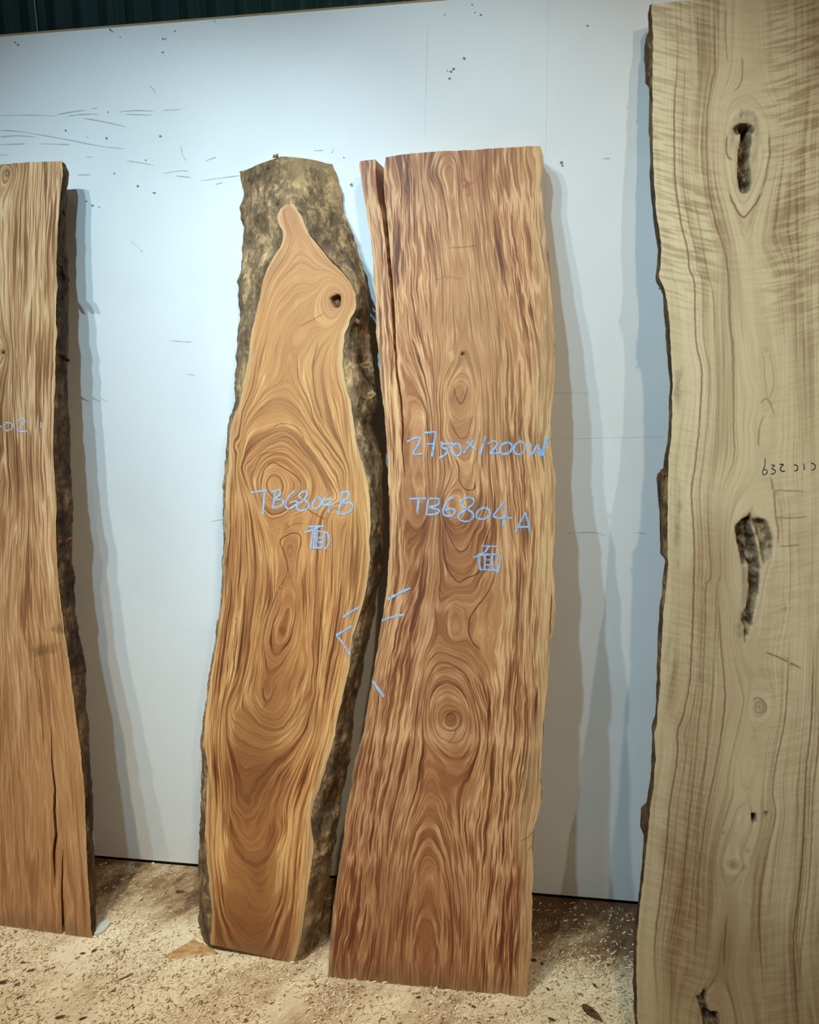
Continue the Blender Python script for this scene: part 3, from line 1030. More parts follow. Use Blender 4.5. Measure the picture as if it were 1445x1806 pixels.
B_SL = [(427, 303), (428, 364), (429, 406), (427, 453), (425, 484), (419, 497), (419.5, 517), (422.5, 543), (420, 572), (419, 640), (415, 685), (415, 705), (413, 736),
        (411, 760), (410, 800), (406, 850), (404, 900), (406, 926), (402, 990), (400, 1050), (390, 1126), (378, 1200), (368, 1260), (362, 1318), (359, 1352),
        (355.5, 1389), (354, 1421), (357, 1460), (352, 1524), (350, 1574), (351, 1629), (357, 1644), (358, 1660)]
B_SR = [(587, 293), (593, 309), (598, 340), (604, 373), (615, 395), (630, 435), (643, 479), (648, 506), (651, 550), (650, 600), (655, 640), (661, 682), (664, 712), (661, 749),
        (666, 779), (674, 824), (675, 874), (676, 924), (675, 974), (674, 1005), (667, 1039), (656, 1087), (650, 1131), (634, 1184), (628, 1224), (625, 1263), (622, 1316),
        (612, 1352), (604, 1389), (597, 1447), (581, 1544), (573, 1589), (573, 1614), (564, 1659)]
B_guides = [
    (6.0, B_L[6::2]), (6.0, B_R[6::2]),
    (0.4, [(490, 870)]),
    (1.0, px(340, 600, .2491, [(480, 1040), (500, 930), (560, 870), (620, 890), (740, 970), (780, 1040)])),
    (2.0, px(340, 600, .2491, [(400, 1000), (430, 860), (500, 760), (600, 690), (680, 690), (760, 770), (860, 880), (920, 980), (1000, 1150)])),
    (2.6, px(340, 600, .2491, [(330, 900), (400, 720), (540, 610), (640, 590), (740, 620), (870, 780), (1000, 960), (1060, 1150)])),
    (3.2, px(340, 600, .2491, [(310, 750), (420, 560), (560, 420), (640, 370), (740, 430), (820, 560), (960, 720), (1090, 930)])),
    (3.6, px(340, 600, .2491, [(740, 100), (750, 280), (820, 430), (870, 560)])),
    (4.0, px(340, 600, .2491, [(850, 150), (870, 400), (930, 580), (1060, 800)])),
    (1.4, px(340, 600, .2491, [(600, 1780), (660, 1650), (660, 1540), (620, 1430), (700, 1370), (770, 1400), (740, 1540), (735, 1650), (760, 1780)])),
    (1.8, px(340, 600, .2491, [(540, 1420), (560, 1370), (640, 1310), (720, 1300)])),
    (1.0, [(508, 1075), (500, 1120)]),
    (1.7, px(320, 1000, .263, [(640, 180), (580, 330), (550, 500), (545, 800), (565, 910), (650, 780), (740, 620), (800, 450), (820, 250), (790, 100)])),
    (2.5, px(320, 1000, .263, [(420, 850), (470, 1000), (560, 1090), (660, 1110), (720, 1080), (800, 950), (850, 800), (880, 650)])),
    (3.0, px(320, 1000, .263, [(330, 980), (400, 1120), (500, 1200), (600, 1220), (720, 1150), (800, 1050), (900, 850)])),
    (3.3, px(320, 1000, .263, [(330, 1150), (420, 1290), (520, 1330), (620, 1290), (740, 1230), (850, 1080)])),
    (3.5, [(455, 1400)]),
    (3.8, px(280, 1350, .2491, [(520, 280), (600, 460), (690, 520), (770, 430), (820, 280)])),
    (4.1, px(280, 1350, .2491, [(500, 430), (620, 700), (720, 790), (800, 700), (900, 450)])),
    (4.5, px(280, 1350, .2491, [(560, 850), (620, 1000), (690, 1150), (780, 1100), (870, 900)])),
    (5.0, [(425, 720), (415, 830), (412, 950), (408, 1050), (395, 1150), (385, 1260), (378, 1330), (385, 1400), (380, 1500), (388, 1600)]),
    (4.0, [(430, 900), (432, 1000), (425, 1100), (412, 1200)]),
    (5.0, [(600, 700), (622, 850), (625, 950), (615, 1050), (598, 1150), (580, 1230), (565, 1300), (545, 1370), (525, 1430), (518, 1500), (510, 1600)]),
    (4.0, [(590, 900), (590, 960), (585, 1050), (570, 1150), (560, 1230)]),
    (4.4, [(455, 640), (465, 600), (480, 540), (510, 490), (550, 475), (590, 485), (612, 510)]),
    (3.8, [(480, 660), (490, 600), (505, 560), (535, 520), (562, 508)]),
    (2.6, [(568, 530), (575, 508), (594, 504), (608, 520), (606, 545), (590, 558), (572, 548)]), (1.2, [(592, 530)]),
    (3.4, [(515, 640), (530, 600), (565, 575), (590, 572)]),
    (5.2, [(512, 380), (518, 430)]),
]
B_lines = [
    (.9, px(340, 600, .2491, [(480, 1040), (500, 930), (560, 870), (620, 890), (740, 970), (780, 1040)])),
    (.75, px(340, 600, .2491, [(800, 1180), (860, 1230), (940, 1270)])),
    (.6, px(340, 600, .2491, [(600, 690), (680, 690), (760, 770), (860, 880)])),
    (.65, px(340, 600, .2491, [(560, 620), (640, 590), (740, 620), (800, 720)])),
    (.55, px(340, 600, .2491, [(460, 830), (520, 800), (600, 790)])),
    (.75, px(340, 600, .2491, [(740, 100), (750, 280), (820, 430), (870, 600), (960, 730), (1060, 860), (1090, 950)])),
    (.7, px(340, 600, .2491, [(890, 0), (850, 190), (870, 400), (930, 600)])),
    (.85, px(340, 600, .2491, [(600, 1780), (670, 1650), (660, 1540), (620, 1430), (660, 1385), (720, 1365), (770, 1400), (740, 1540), (735, 1640)])),
    (.4, px(340, 600, .2491, [(640, 1350), (720, 1300), (800, 1300)])),
    (.7, px(320, 1000, .263, [(720, 20), (640, 180), (580, 330), (550, 500), (545, 620)])),
    (.9, px(320, 1000, .263, [(545, 800), (550, 860), (568, 915)])), (.6, px(320, 1000, .263, [(540, 960), (600, 880), (640, 780)])),
    (.6, px(320, 1000, .263, [(355, 420), (370, 350), (350, 560), (360, 740)])),
    (.6, px(320, 1000, .263, [(930, 280), (940, 400), (945, 540), (925, 660)])),
    (.5, px(380, 240, .2215, [(660, 1520), (780, 1460), (880, 1400)])),
]
_vtip = B.uv([(512, 361)])[0, 1]
_vt0 = B.uv([(492, 275)], .05)[0, 1]
_ridge = dict(vt={0: _vt0, -1: B.uv([(427, 304)], .105)[0, 1], 1: B.uv([(586, 290)], .105)[0, 1]},
              vb=(B.uv([(372, 1667)])[0, 1], B.uv([(357, 1650)], .105)[0, 1], B.uv([(517, 1698)])[0, 1], B.uv([(564, 1660)], .105)[0, 1]),
              dr=lambda v: 0.055 * sstep(_vtip - 0.01, _vt0, v) ** 0.8, tip=_vtip)
_cl, _cr = curve(B, B_L, 0, .004, 200), curve(B, B_R, 0, .004, 201)
_rx = B.uv([(513, 361), (505, 330), (492, 275)], .03)


def _ridged(f):
    def g(v):
        v = np.asarray(v, float)
        r = np.interp(v, _rx[:, 1], _rx[:, 0])
        k = sstep(_vtip - 0.012, _vtip + 0.004, v)
        return f(v) * (1 - k) + r * k
    return g


def build_B():
    bl, br = curve(B, B_SL, B.T, .006, 211), curve(B, B_SR, B.T, .006, 212)
    cut_top = [(498, 363), (506, 361), (513, 360), (519, 361), (526, 366)]
    cut_bot = [(370, 1665), (372, 1666), (517, 1698), (522, 1699)]
    fl_, fr_ = curve(B, B_L, 0, .004, 200), curve(B, B_R, 0, .004, 201)
    global build_bark
    keep = build_bark
    build_bark = lambda *a, **k: None
    build_slab(B, B_L, B_R, cut_top, cut_bot, M_WOOD_B, M_BARK_B,
               lambda v: bl(v) + .02, lambda v: br(v) - .02, B_guides, B_lines, [],
               holes=[dict(pts=[(580, 526), (592, 520), (601, 522), (600, 540), (593, 544), (586, 536)], depth=.022, soft=.008)],
               knots=[(591, 531, .045, .8, .03)], sap=(.014, .018, .6, .75), seed=200, sscale=.10, ragged=.0,
               tones=[(510, 400, .7), (520, 470, .5), (600, 500, .4), (480, 560, .4), (540, 620, .6), (460, 700, .2), (590, 750, .4), (500, 860, -.2), (430, 950, -.2), (610, 900, .4), (520, 1080, -.4),
                      (410, 1150, -.2), (600, 1100, .4), (480, 1300, -.9), (450, 1400, -.8), (380, 1330, 0), (530, 1400, .1), (450, 1520, -.6), (400, 1500, 0), (520, 1550, .1), (450, 1640, -.7)],
               calms=[(520, 430, .35), (540, 560, .5), (520, 650, .5), (500, 780, .55), (500, 860, .35), (430, 900, .9), (610, 900, .8), (515, 1060, .5), (400, 1150, 1), (590, 1150, .85), (470, 1300, .65), (450, 1450, .6), (450, 1600, .6), (390, 1450, .9), (520, 1450, .8)])
    build_bark = keep
    for sgn, fE, bE in ((-1, _ridged(fl_), bl), (1, _ridged(fr_), br)):
        build_bark(B, fE, bE, sgn, None, None, .006, 1.35 if sgn > 0 else 1.2, M_BARK_B, 260 + sgn, .004, _ridge)


build_B()
TB = (340, 600, .2491)
strokes(B, 'chalk_character', [('blue chalk ' + c, n) for c, n in (('T', 2), ('B', 2), ('6', 1), ('8', 1), ('0', 1), ('4', 2), ('B', 2))], [
    [(410, 1079), (470, 1070), (530, 1062)], [(510, 1075), (504, 1150), (498, 1235)],
    [(586, 1070), (578, 1130), (568, 1190)], [(560, 1075), (612, 1060), (622, 1090), (582, 1126), (636, 1130), (634, 1166), (565, 1191)],
    [(720, 1065), (672, 1120), (658, 1175), (690, 1191), (740, 1162), (735, 1140), (690, 1150)],
    [(795, 1065), (757, 1090), (762, 1117), (815, 1150), (820, 1185), (772, 1206), (740, 1195), (747, 1165), (790, 1130), (812, 1090), (793, 1064)],
    [(880, 1115), (852, 1150), (850, 1186), (880, 1190), (912, 1160), (900, 1120), (868, 1116)],
    [(960, 1090), (925, 1130), (930, 1165), (1002, 1164)], [(978, 1110), (972, 1165), (964, 1222)],
    [(1060, 1080), (1046, 1160), (1030, 1235)], [(1045, 1081), (1100, 1073), (1102, 1110), (1060, 1150), (1126, 1155), (1130, 1192), (1090, 1224), (1025, 1236)]],
    M_CHALK, TB, .0056, seed=13)
strokes(B, 'chalk_character', [('blue chalk Chinese character', 11)], [
    [(815, 1319), (875, 1318), (930, 1315)], [(795, 1359), (850, 1342), (905, 1316)], [(838, 1340), (895, 1352), (955, 1362)],
    [(855, 1350), (845, 1410), (835, 1470)], [(835, 1470), (922, 1470)], [(885, 1360), (880, 1415), (876, 1470)], [(930, 1362), (925, 1415), (916, 1470)],
    [(890, 1398), (930, 1398)], [(888, 1432), (925, 1432)], [(950, 1360), (967, 1400), (964, 1440), (935, 1485)], [(868, 1360), (862, 1410), (855, 1465)]],
    M_CHALK, TB, .0054, seed=14)
strokes(B, 'chalk_mark', [('blue chalk dash', 1), ('blue chalk arrow', 2)], [px(320, 1000, .263, p) for p in
        ([(1085, 335), (1140, 298), (1200, 266)], [(1040, 456), (1095, 425), (1146, 396)], [(1040, 455), (1090, 520), (1131, 586)])], M_CHALK, None, .0068, seed=15)

# ---------------------------------------------------------------- left slab
Lf = Slab('live_edge_plank', 'pinkish-tan slab cut by the left picture edge, with two long black cracks near its foot',
          (0, 1633), (163, 1655), (60, 285), -0.10, 0.088)
L_R = [(109, 284), (111, 310), (108, 332), (104, 376), (101, 426), (99, 465), (101, 509), (98, 542), (101, 592), (97.5, 620), (97, 675), (95.5, 735), (94, 776), (96, 831),
       (100.5, 895), (98, 919), (99, 959), (102, 1011), (106.6, 1059), (114, 1120), (122, 1168), (127, 1212), (133, 1255), (138, 1291), (143.5, 1339), (149.6, 1404), (152, 1477), (156, 1568), (163, 1655)]
L_SR = [(117, 290), (119.6, 301), (119, 332), (113.5, 371), (114, 415), (118, 480), (118, 537), (119, 592), (119, 628), (118, 661), (121, 720), (123, 760), (125.5, 822), (129, 898), (126, 950),
        (131, 1035), (137, 1096), (146, 1145), (151, 1180), (154, 1248), (156, 1300), (158, 1340), (163, 1386), (165, 1506), (169, 1579), (167, 1648)]
L_L = [(-205, 305), (-210, 500), (-200, 700), (-215, 900), (-220, 1100), (-235, 1300), (-240, 1450), (-250, 1600)]
L_top = [(-205, 306), (0, 290), (50, 286), (109, 284), (116, 284)]
L_bot = [(-250, 1596), (0, 1633), (73, 1648), (163, 1655.5), (175, 1657)]
off = lambda pts, d: [(x - d, y) for x, y in pts]
L_guides = [(5.0, L_R[::2]), (4.4, off(L_R[::2], 16)), (3.7, off(L_R[::3], 38)),
            (2.7, [(38, 330), (32, 480), (30, 600), (40, 760), (45, 900), (40, 1000), (35, 1100), (50, 1250), (60, 1400), (62, 1640)]),
            (1.6, [(8, 420), (8, 520), (18, 640), (10, 760)]), (1.0, [(12, 306)]), (1.8, [(-4, 300), (4, 288), (22, 290), (28, 306), (20, 330)]),
            (1.2, [(5, 623)]), (1.4, [(-10, 900), (0, 1050), (5, 1200)]), (0.9, [(-20, 1350), (-10, 1500), (0, 1630)]),
            (5.0, L_L), (1.5, [(-60, 400), (-60, 800), (-80, 1200), (-90, 1550)]), (3.2, [(-130, 400), (-135, 800), (-150, 1200), (-160, 1550)])]
_ll = curve(Lf, L_L, 0)
build_slab(Lf, L_L, L_R, L_top, L_bot, M_WOOD_L, M_BARK_L, lambda v: _ll(v) - .01, L_SR, L_guides,
           [(.8, px(0, 1150, .3632, [(165, 20), (180, 110), (195, 180), (203, 300), (212, 460)])),
            (.6, px(0, 700, .3045, [(230, 960), (255, 1080), (265, 1180)])),
            (.6, px(0, 700, .3045, [(150, 1310), (190, 1450), (210, 1560)])),
            (.6, px(0, 260, .2768, [(30, 150), (50, 140), (60, 165), (45, 185), (35, 165)]))],
           [dict(pts=[(89, 1230), (90, 1270), (91, 1339), (97, 1390), (96, 1426), (99, 1470), (95, 1499), (97, 1560), (98, 1660)],
                 w=[(1200, 0), (1262, 0), (1340, .006), (1400, .010), (1470, .012), (1510, .011), (1545, .004), (1575, 0), (1700, 0)], through=True),
            dict(pts=[(106, 1380), (110, 1450), (111, 1499), (109, 1568), (112, 1648)],
                 w=[(1200, 0), (1485, 0), (1520, .005), (1570, .009), (1650, .011), (1700, .011)], through=True)],
           holes=[dict(pts=[(2, 620), (7, 618), (9, 623), (6, 627), (2, 626)], depth=.012, soft=.006)],
           knots=[(12, 306, .035, .8, .03), (6, 623, .03, .6, .03)], sap=(.02, .014, .4, .6), seed=300, bark_amp=.007, pw=1.0,
           tones=[(60, 400, .2), (30, 600, .3), (60, 800, -.2), (40, 900, -.3), (60, 1000, .1), (60, 1250, .2), (60, 1450, .1), (130, 1350, .4), (40, 1600, -.1)],
           drop=.045, calms=[(60, 400, 1), (60, 700, 1), (60, 1000, .8), (60, 1200, .45), (60, 1400, .3), (60, 1600, .4), (0, 1000, .6), (0, 1300, .35)],
           stains=[([(52, 1142), (70, 1136), (110, 1132), (108, 1150), (60, 1158)], .4), ([(95, 1100), (108, 1098), (112, 1115), (104, 1120), (82, 1112)], .6)])
strokes(Lf, 'chalk_character', [('pale chalk dash', 1), ('pale chalk 0', 1), ('pale chalk 2', 1), ('pale chalk tick', 1)], [
    [(0, 172), (12, 169)], [(32, 150), (20, 178), (42, 196), (70, 182), (70, 156), (45, 149), (30, 152)],
    [(104, 137), (130, 124), (147, 140), (125, 172), (100, 198), (156, 200)], [(238, 148), (238, 178)]], M_CHALK2, (0, 700, .3045), .0052, seed=23)

# ---------------------------------------------------------------- right slab
Rt = Slab('live_edge_plank', 'tall olive-tan slab at the right picture edge with bark-filled knot holes',
          (1130, 1872), (1440, 1892), (1200, 2), -0.105, 0.085)
R_L = [(1150, 7), (1152, 47), (1152, 113), (1151, 165), (1152, 235), (1153, 306), (1158, 367), (1164, 410), (1167, 430), (1166, 461), (1161.5, 482), (1169, 496), (1175.6, 513), (1181.5, 565),
       (1184, 623), (1186, 670), (1187, 729), (1184, 776), (1179, 810), (1178, 847), (1177.5, 918), (1178, 988), (1175.6, 1035), (1170, 1082), (1166.6, 1141), (1165, 1210), (1159, 1274), (1154, 1291),
       (1157, 1321), (1154, 1385), (1147, 1418), (1142, 1485), (1137, 1536), (1130, 1593), (1123.5, 1653), (1122, 1703), (1123.5, 1771), (1125, 1806), (1127, 1872)]
R_R = [(1590, -36), (1600, 200), (1612, 500), (1620, 800), (1640, 1200), (1650, 1500), (1690, 1905)]
R_top = [(1145, 8), (1150, 7), (1215, 1), (1590, -37), (1600, -38)]
R_bot = [(1120, 1871), (1127, 1872), (1440, 1892), (1690, 1909), (1700, 1910)]
RL1 = [(1192, 10), (1195, 80), (1194, 130), (1190, 180), (1190, 280), (1192, 330), (1203, 400), (1213, 440), (1217, 475), (1225, 500), (1228, 600), (1238, 650), (1237, 700), (1233, 760), (1226, 823),
       (1220, 870), (1225, 965), (1223, 1082), (1220, 1153), (1217, 1200), (1206, 1260), (1195, 1291), (1195, 1334), (1182, 1418), (1175, 1502), (1165, 1586), (1155, 1670), (1159, 1754), (1162, 1806)]
RL2 = [(1262, 0), (1261, 80), (1262, 120), (1255, 150), (1248, 200), (1247, 280), (1252, 340), (1265, 400), (1277, 435), (1286, 494), (1288, 565), (1293, 612), (1294, 682), (1294, 753), (1296, 800), (1290, 830), (1279, 855)]
RL3 = [(1251, 850), (1248, 870), (1250, 941), (1254, 1012), (1246, 1035), (1244, 1106), (1239, 1223), (1232, 1277), (1228, 1334), (1215, 1450), (1200, 1600), (1180, 1700)]
RL4 = [(1266, 1020), (1270, 1110), (1278, 1200), (1279, 1240), (1273, 1294), (1263, 1351), (1249, 1418), (1239, 1485), (1232, 1552), (1229, 1636), (1224, 1720)]
RR1 = [(1392, 1130), (1390, 1200), (1384, 1274), (1370, 1341), (1363, 1395), (1368, 1435), (1360, 1475), (1353, 1509), (1343, 1569), (1340, 1640), (1348, 1760)]
RR2 = [(1436, 1130), (1434, 1200), (1431, 1284), (1422, 1361), (1417, 1485), (1410, 1569), (1400, 1653), (1404, 1737), (1410, 1806)]
R_guides = [
    (6.0, R_L[::2]), (5.0, RL1), (3.4, RL2[:9]), (3.1, RL2[9:]), (4.2, RL3), (3.4, RL4), (2.6, RR1), (3.8, RR2), (6.2, R_R),
    (4.2, [(1225, 20), (1228, 150), (1222, 280), (1232, 380), (1250, 450)]), (4.0, [(1262, 560), (1266, 700), (1262, 800)]),
    (1.0, [(1316, 270)]), (1.6, [(1288, 300), (1284, 255), (1295, 215), (1318, 195), (1345, 215), (1355, 255), (1350, 300), (1332, 345), (1313, 384), (1295, 350), (1288, 300)]),
    (2.2, [(1278, 180), (1302, 150), (1308, 90), (1310, 10)]), (2.2, [(1372, 200), (1345, 150), (1335, 90), (1332, 10)]),
    (2.4, [(1372, 200), (1376, 280), (1362, 350), (1348, 430)]), (2.2, [(1275, 320), (1290, 380), (1302, 440)]),
    (1.8, [(1330, 440), (1332, 540), (1345, 600)]), (1.6, [(1355, 660), (1352, 720)]), (2.4, [(1380, 480), (1388, 600), (1386, 760)]),
    (2.2, [(1335, 760), (1342, 690), (1352, 705), (1366, 760)]),
    (1.2, [(1322, 950), (1316, 1050)]), (2.0, [(1292, 1010), (1293, 930), (1318, 890), (1335, 885), (1366, 940), (1372, 985), (1352, 1020), (1342, 1100), (1318, 1160)]),
    (2.6, [(1292, 1060), (1288, 1120), (1300, 1190), (1312, 1240)]), (2.2, [(1378, 900), (1384, 1000), (1380, 1100)]),
    (3.4, [(1420, 300), (1418, 500), (1424, 700), (1426, 900), (1424, 1050)]),
    (1.4, [(1340, 1247)]), (1.9, [(1322, 1247), (1340, 1222), (1362, 1247), (1340, 1275), (1322, 1247)]),
    (1.8, [(1320, 1340), (1312, 1380)]), (1.6, [(1310, 1440)]), (2.1, [(1290, 1440), (1310, 1400), (1336, 1425)]), (1.5, [(1300, 1525)]),
    (2.0, [(1272, 1525), (1300, 1508), (1320, 1530), (1300, 1545)]),
    (1.9, [(1278, 1660), (1278, 1730)]), (2.5, [(1250, 1690), (1240, 1730)]), (2.4, [(1312, 1690), (1320, 1760)]), (1.6, [(1245, 1770)])]
R_lines = [(.75, RL1), (.6, RL2), (.55, RL3), (.6, RL4), (.6, RR1), (.75, RR2), (.5, [(x + 13, y + 30) for x, y in RR2[:-1]]), (.35, [(x + 14, y) for x, y in RL1[2:]]), (.4, [(x + 18, y) for x, y in RL3[2:]]),
           (.45, [(1281, 15), (1280, 60), (1284, 110)]), (.4, [(1222, 340), (1238, 420), (1248, 480), (1258, 520), (1262, 600)]),
           (.8, px(1105, 0, .2353, [(770, 1440), (800, 1520), (840, 1590), (880, 1632), (920, 1590), (980, 1510), (1020, 1430)])),
           (.6, px(1105, 0, .2353, [(1020, 1430), (1050, 1300), (1075, 1150), (1070, 1000)])),
           (.8, px(1105, 0, .2353, [(760, 1010), (750, 1080), (760, 1170), (800, 1200)])),
           (.5, px(1105, 0, .2353, [(870, 420), (870, 560), (850, 640), (800, 690)])),
           (.6, px(1105, 800, .2353, [(1065, 160), (1090, 210), (1105, 280), (1120, 450), (1138, 580), (1135, 700)])),
           (.5, px(1105, 800, .2353, [(1100, 275), (1200, 278), (1340, 285)])), (.5, px(1105, 800, .2353, [(1130, 475), (1250, 485), (1360, 470)])),
           (.5, px(1105, 800, .2353, [(1150, 690), (1220, 692), (1300, 682)])), (.7, px(1105, 800, .2353, [(1040, 1485), (1150, 1530), (1320, 1615)])),
           (.7, px(1105, 1200, .3357, [(530, 1230), (520, 1320), (515, 1420), (515, 1500)])),
           (.5, px(1105, 1200, .3357, [(660, 110), (690, 90), (720, 110), (735, 150), (710, 180)])),
           (.5, px(1105, 400, .2353, [(1000, 1320), (1060, 1290), (1110, 1400)])), (.5, px(1105, 400, .2353, [(990, 1650), (1000, 1500), (1030, 1420)]))]


def r_figure(S, u, v):
    vt, v1, v2 = S.uv([(1300, 0)])[0, 1], S.uv([(1300, 470)])[0, 1], S.uv([(1300, 640)])[0, 1]
    uc = S.uv([(1310, 300)])[0, 0]
    side = sstep(.03, .12, np.abs(u - uc))
    up = sstep(v2, v1, v)
    return np.clip((0.25 + 0.75 * up) * (0.2 + 0.8 * side) * (0.9 + 1.1 * fbm(u * 6, v * 4, 77, 3)), 0.05, 1)


_rl, _rr = curve(Rt, R_L, 0), curve(Rt, R_R, 0)
_rbw = [(Rt.uv([(1170, a)])[0, 1], Rt.uv([(1170, b)])[0, 1]) for a, b in ((130, 40), (990, 825), (1485, 1435))]


def _rbark(v):
    return sum(.016 * sstep(a - .004, a + .02, v) * sstep(b + .004, b - .02, v) for a, b in _rbw)



build_slab(Rt, R_L, R_R, R_top, R_bot, M_WOOD_R, M_BARK_R,
           lambda v: _rl(v) + .011 + .008 * fbm(v * 4, 0 * v, 55) - _rbark(v), lambda v: _rr(v) + .01, R_guides, R_lines, [],
           holes=[dict(pts=px(1105, 0, .2353, [(850, 930), (890, 925), (930, 960), (945, 1030), (925, 1160), (935, 1300), (930, 1420), (890, 1450), (850, 1420), (835, 1300), (840, 1150), (850, 1060)]), depth=.040, soft=.009),
                  dict(pts=px(1105, 0, .2353, [(800, 960), (850, 925), (950, 940), (960, 1010), (900, 985), (830, 1015)]), depth=.02, soft=.006),
                  dict(pts=px(1105, 0, .2353, [(855, 790), (880, 850), (860, 880)]), depth=.015, soft=.005),
                  dict(pts=px(1105, 800, .2353, [(945, 395), (950, 470), (1000, 480), (1060, 510), (1100, 620), (1095, 740), (1040, 835), (1010, 760), (985, 640), (960, 560), (930, 500)]), depth=.014, soft=.012, dark=.85),
                  dict(pts=px(1105, 800, .2353, [(945, 400), (900, 470), (820, 530), (820, 620), (850, 740), (870, 840), (910, 830), (915, 950), (900, 1120), (865, 1230), (880, 1290), (890, 1420), (930, 1300), (970, 1130), (1000, 950), (1000, 820), (970, 650), (935, 520)]), depth=.042, soft=.012),
                  dict(pts=px(1105, 1200, .3357, [(655, 700), (672, 693), (685, 715), (678, 750), (662, 745)]), depth=.03, soft=.006),
                  dict(pts=px(1105, 1200, .3357, [(727, 688), (740, 690), (742, 710), (730, 718)]), depth=.02, soft=.005),
                  dict(pts=px(1105, 1200, .3357, [(360, 1640), (385, 1655), (405, 1630), (410, 1590), (420, 1660), (435, 1740), (480, 1740), (490, 1806), (480, 1850), (420, 1860), (395, 1760), (375, 1690)]), depth=.035, soft=.007)],
           knots=[(1340, 1247, .022, .8, .03), (1297, 1525, .026, 1.2, .03), (1352, 617, .012, .7, .02), (1320, 1500, .010, .8, .01), (1318, 1530, .009, 1, .01), (1275, 1468, .012, 1, .01), (1384, 1074, .014, 1, .01),
                  (1317, 1595, .008, 1, .01)],
           sap=(.075, .03, .75, .5), seed=400, sscale=.10, figure=r_figure, res=.0045, bark_amp=.004,
           tones=[(1170, 200, .2), (1300, 100, .2), (1400, 300, .1), (1300, 600, .5), (1380, 700, .5), (1240, 700, 0), (1250, 1100, -.5), (1380, 1100, 0), (1220, 1350, -.8), (1320, 1400, -.3),
                  (1200, 1600, -.7), (1400, 1500, .0), (1300, 1700, -.6)],
           stains=[(px(1105, 0, .2353, [(750, 1000), (800, 880), (870, 830), (960, 830), (1010, 930), (1010, 1100), (980, 1250), (950, 1440), (880, 1470), (820, 1430), (800, 1220), (755, 1180)]), .30),
                   (px(1105, 800, .2353, [(810, 520), (840, 720), (860, 1010), (830, 1250), (800, 1440), (850, 1420), (890, 1300), (900, 900), (860, 600)]), .4),
                   (px(1105, 1200, .3357, [(520, 960), (570, 930), (625, 960), (650, 990), (600, 1000), (540, 985)]), .3), ([(1190, 655), (1203, 650), (1204, 700), (1196, 730), (1190, 700)], .35), ([(1196, 850), (1204, 860), (1200, 960), (1196, 1020), (1190, 940)], .3),
                   ([(1178, 1130), (1186, 1120), (1180, 1160), (1172, 1180), (1168, 1160)], .35)])
strokes(Rt, 'pen_character', [('upside-down black pen ' + c, 1) for c in '932CIC'], [
    [(1040, 35), (1037, 90), (1020, 140), (1030, 159), (1052, 146), (1054, 126), (1034, 118)],
    [(1086, 84), (1112, 90), (1090, 112), (1116, 126), (1110, 146), (1084, 154)],
    [(1148, 80), (1176, 82), (1154, 108), (1165, 131), (1188, 130)],
    [(1258, 80), (1282, 94), (1281, 120), (1258, 130)], [(1330, 75), (1334, 120)],
    [(1383, 70), (1412, 82), (1413, 110), (1388, 126)]], M_PEN, (1105, 800, .2353), .0028, seed=33)

# ---------------------------------------------------------------- loose bark flakes and crayon marks on the slabs
def flake(S, pts, d0, d1, mat, parent=None, lift=0.0):
    """thin loose bark tongue: px outline, depth running from d0 (first point) to d1 (last)"""
    n = len(pts)
    dep = np.linspace(d0, d1, n)
    q = np.array([np.r_[S.uv([p], d)[0], d] for p, d in zip(pts, dep)])
    top = np.c_[q[:, 0] + lift, q[:, 2], q[:, 1]]
    bot = top + np.array([-0.004, 0.004, -0.002])
    V = np.vstack([top, bot])
    F = [tuple(range(n)), tuple(range(2 * n - 1, n - 1, -1))] + [(i, i + n, (i + 1) % n + n, (i + 1) % n) for i in range(n)]
    return mesh_obj('bark_flake', V, F, mat, S.e, smooth=False)


for P in ([(100, 467), (108, 470), (115, 481), (121, 494), (118, 497), (110, 489), (103, 478)], [(98, 622), (107, 626), (114, 630), (121, 634), (120, 638), (111, 635), (103, 629)],
          [(105, 366), (109, 370), (113, 381), (109, 378)]):
    flake(Lf, P, .010, .050, M_BARK_L, lift=.006)
for P in ([(482, 277), (483, 272), (487, 273), (490, 270), (492, 276)],):
    flake(B, P, .050, .054, M_BARK_B)
for P in ([(629, 645), (634, 640), (642, 638), (650, 643), (645, 650), (637, 648)], [(632, 700), (640, 694), (652, 688), (659, 695), (650, 702), (640, 705)],
          [(618, 566), (622, 560), (630, 566), (627, 572)], [(641, 805), (646, 812), (641, 815)]):
    flake(B, P, .010, .020, M_BARK_A, lift=.010)
for P in ([(1172, 838), (1168, 827), (1173, 830), (1177, 825), (1178, 838)], [(1166, 509), (1165, 506), (1169, 504), (1170, 507)], [(1150, 12), (1148, 8), (1151, 6), (1153, 10)],
          [(1147, 126), (1147, 133), (1151, 128), (1152, 120)]):
    flake(Rt, P, .006, .012, M_BARK_R)
M_PINK = chalk('pink_crayon', srgb(176, 108, 106), 0.61)
strokes(A, 'crayon_smudge', [('faint pink crayon smudge', 2)], [[(818, 314), (826, 326), (827, 346)], [(817, 330), (828, 324), (838, 320)]], M_PINK, None, .010, seed=41)
V, F = [], []
red = catmull([(101, 953), (105, 955), (109, 950), (114, 953), (119, 949), (124, 948), (124, 945)], 4)
for i, (x, y) in enumerate(red):
    d = Lf.T * max(0.0, (x - 99) / 27.0)
    q = Lf.uv([(x, y)], d)[0]
    V += [(q[0] + .010, d - .006, q[1] - .003), (q[0] + .010, d - .006, q[1] + .003)]
    if i:
        F.append((2 * i - 2, 2 * i, 2 * i + 1, 2 * i - 1))
tag(mesh_obj('crayon_mark', np.array(V), F, M_RED, Lf.e, smooth=False), 'short red crayon mark on the bark edge')

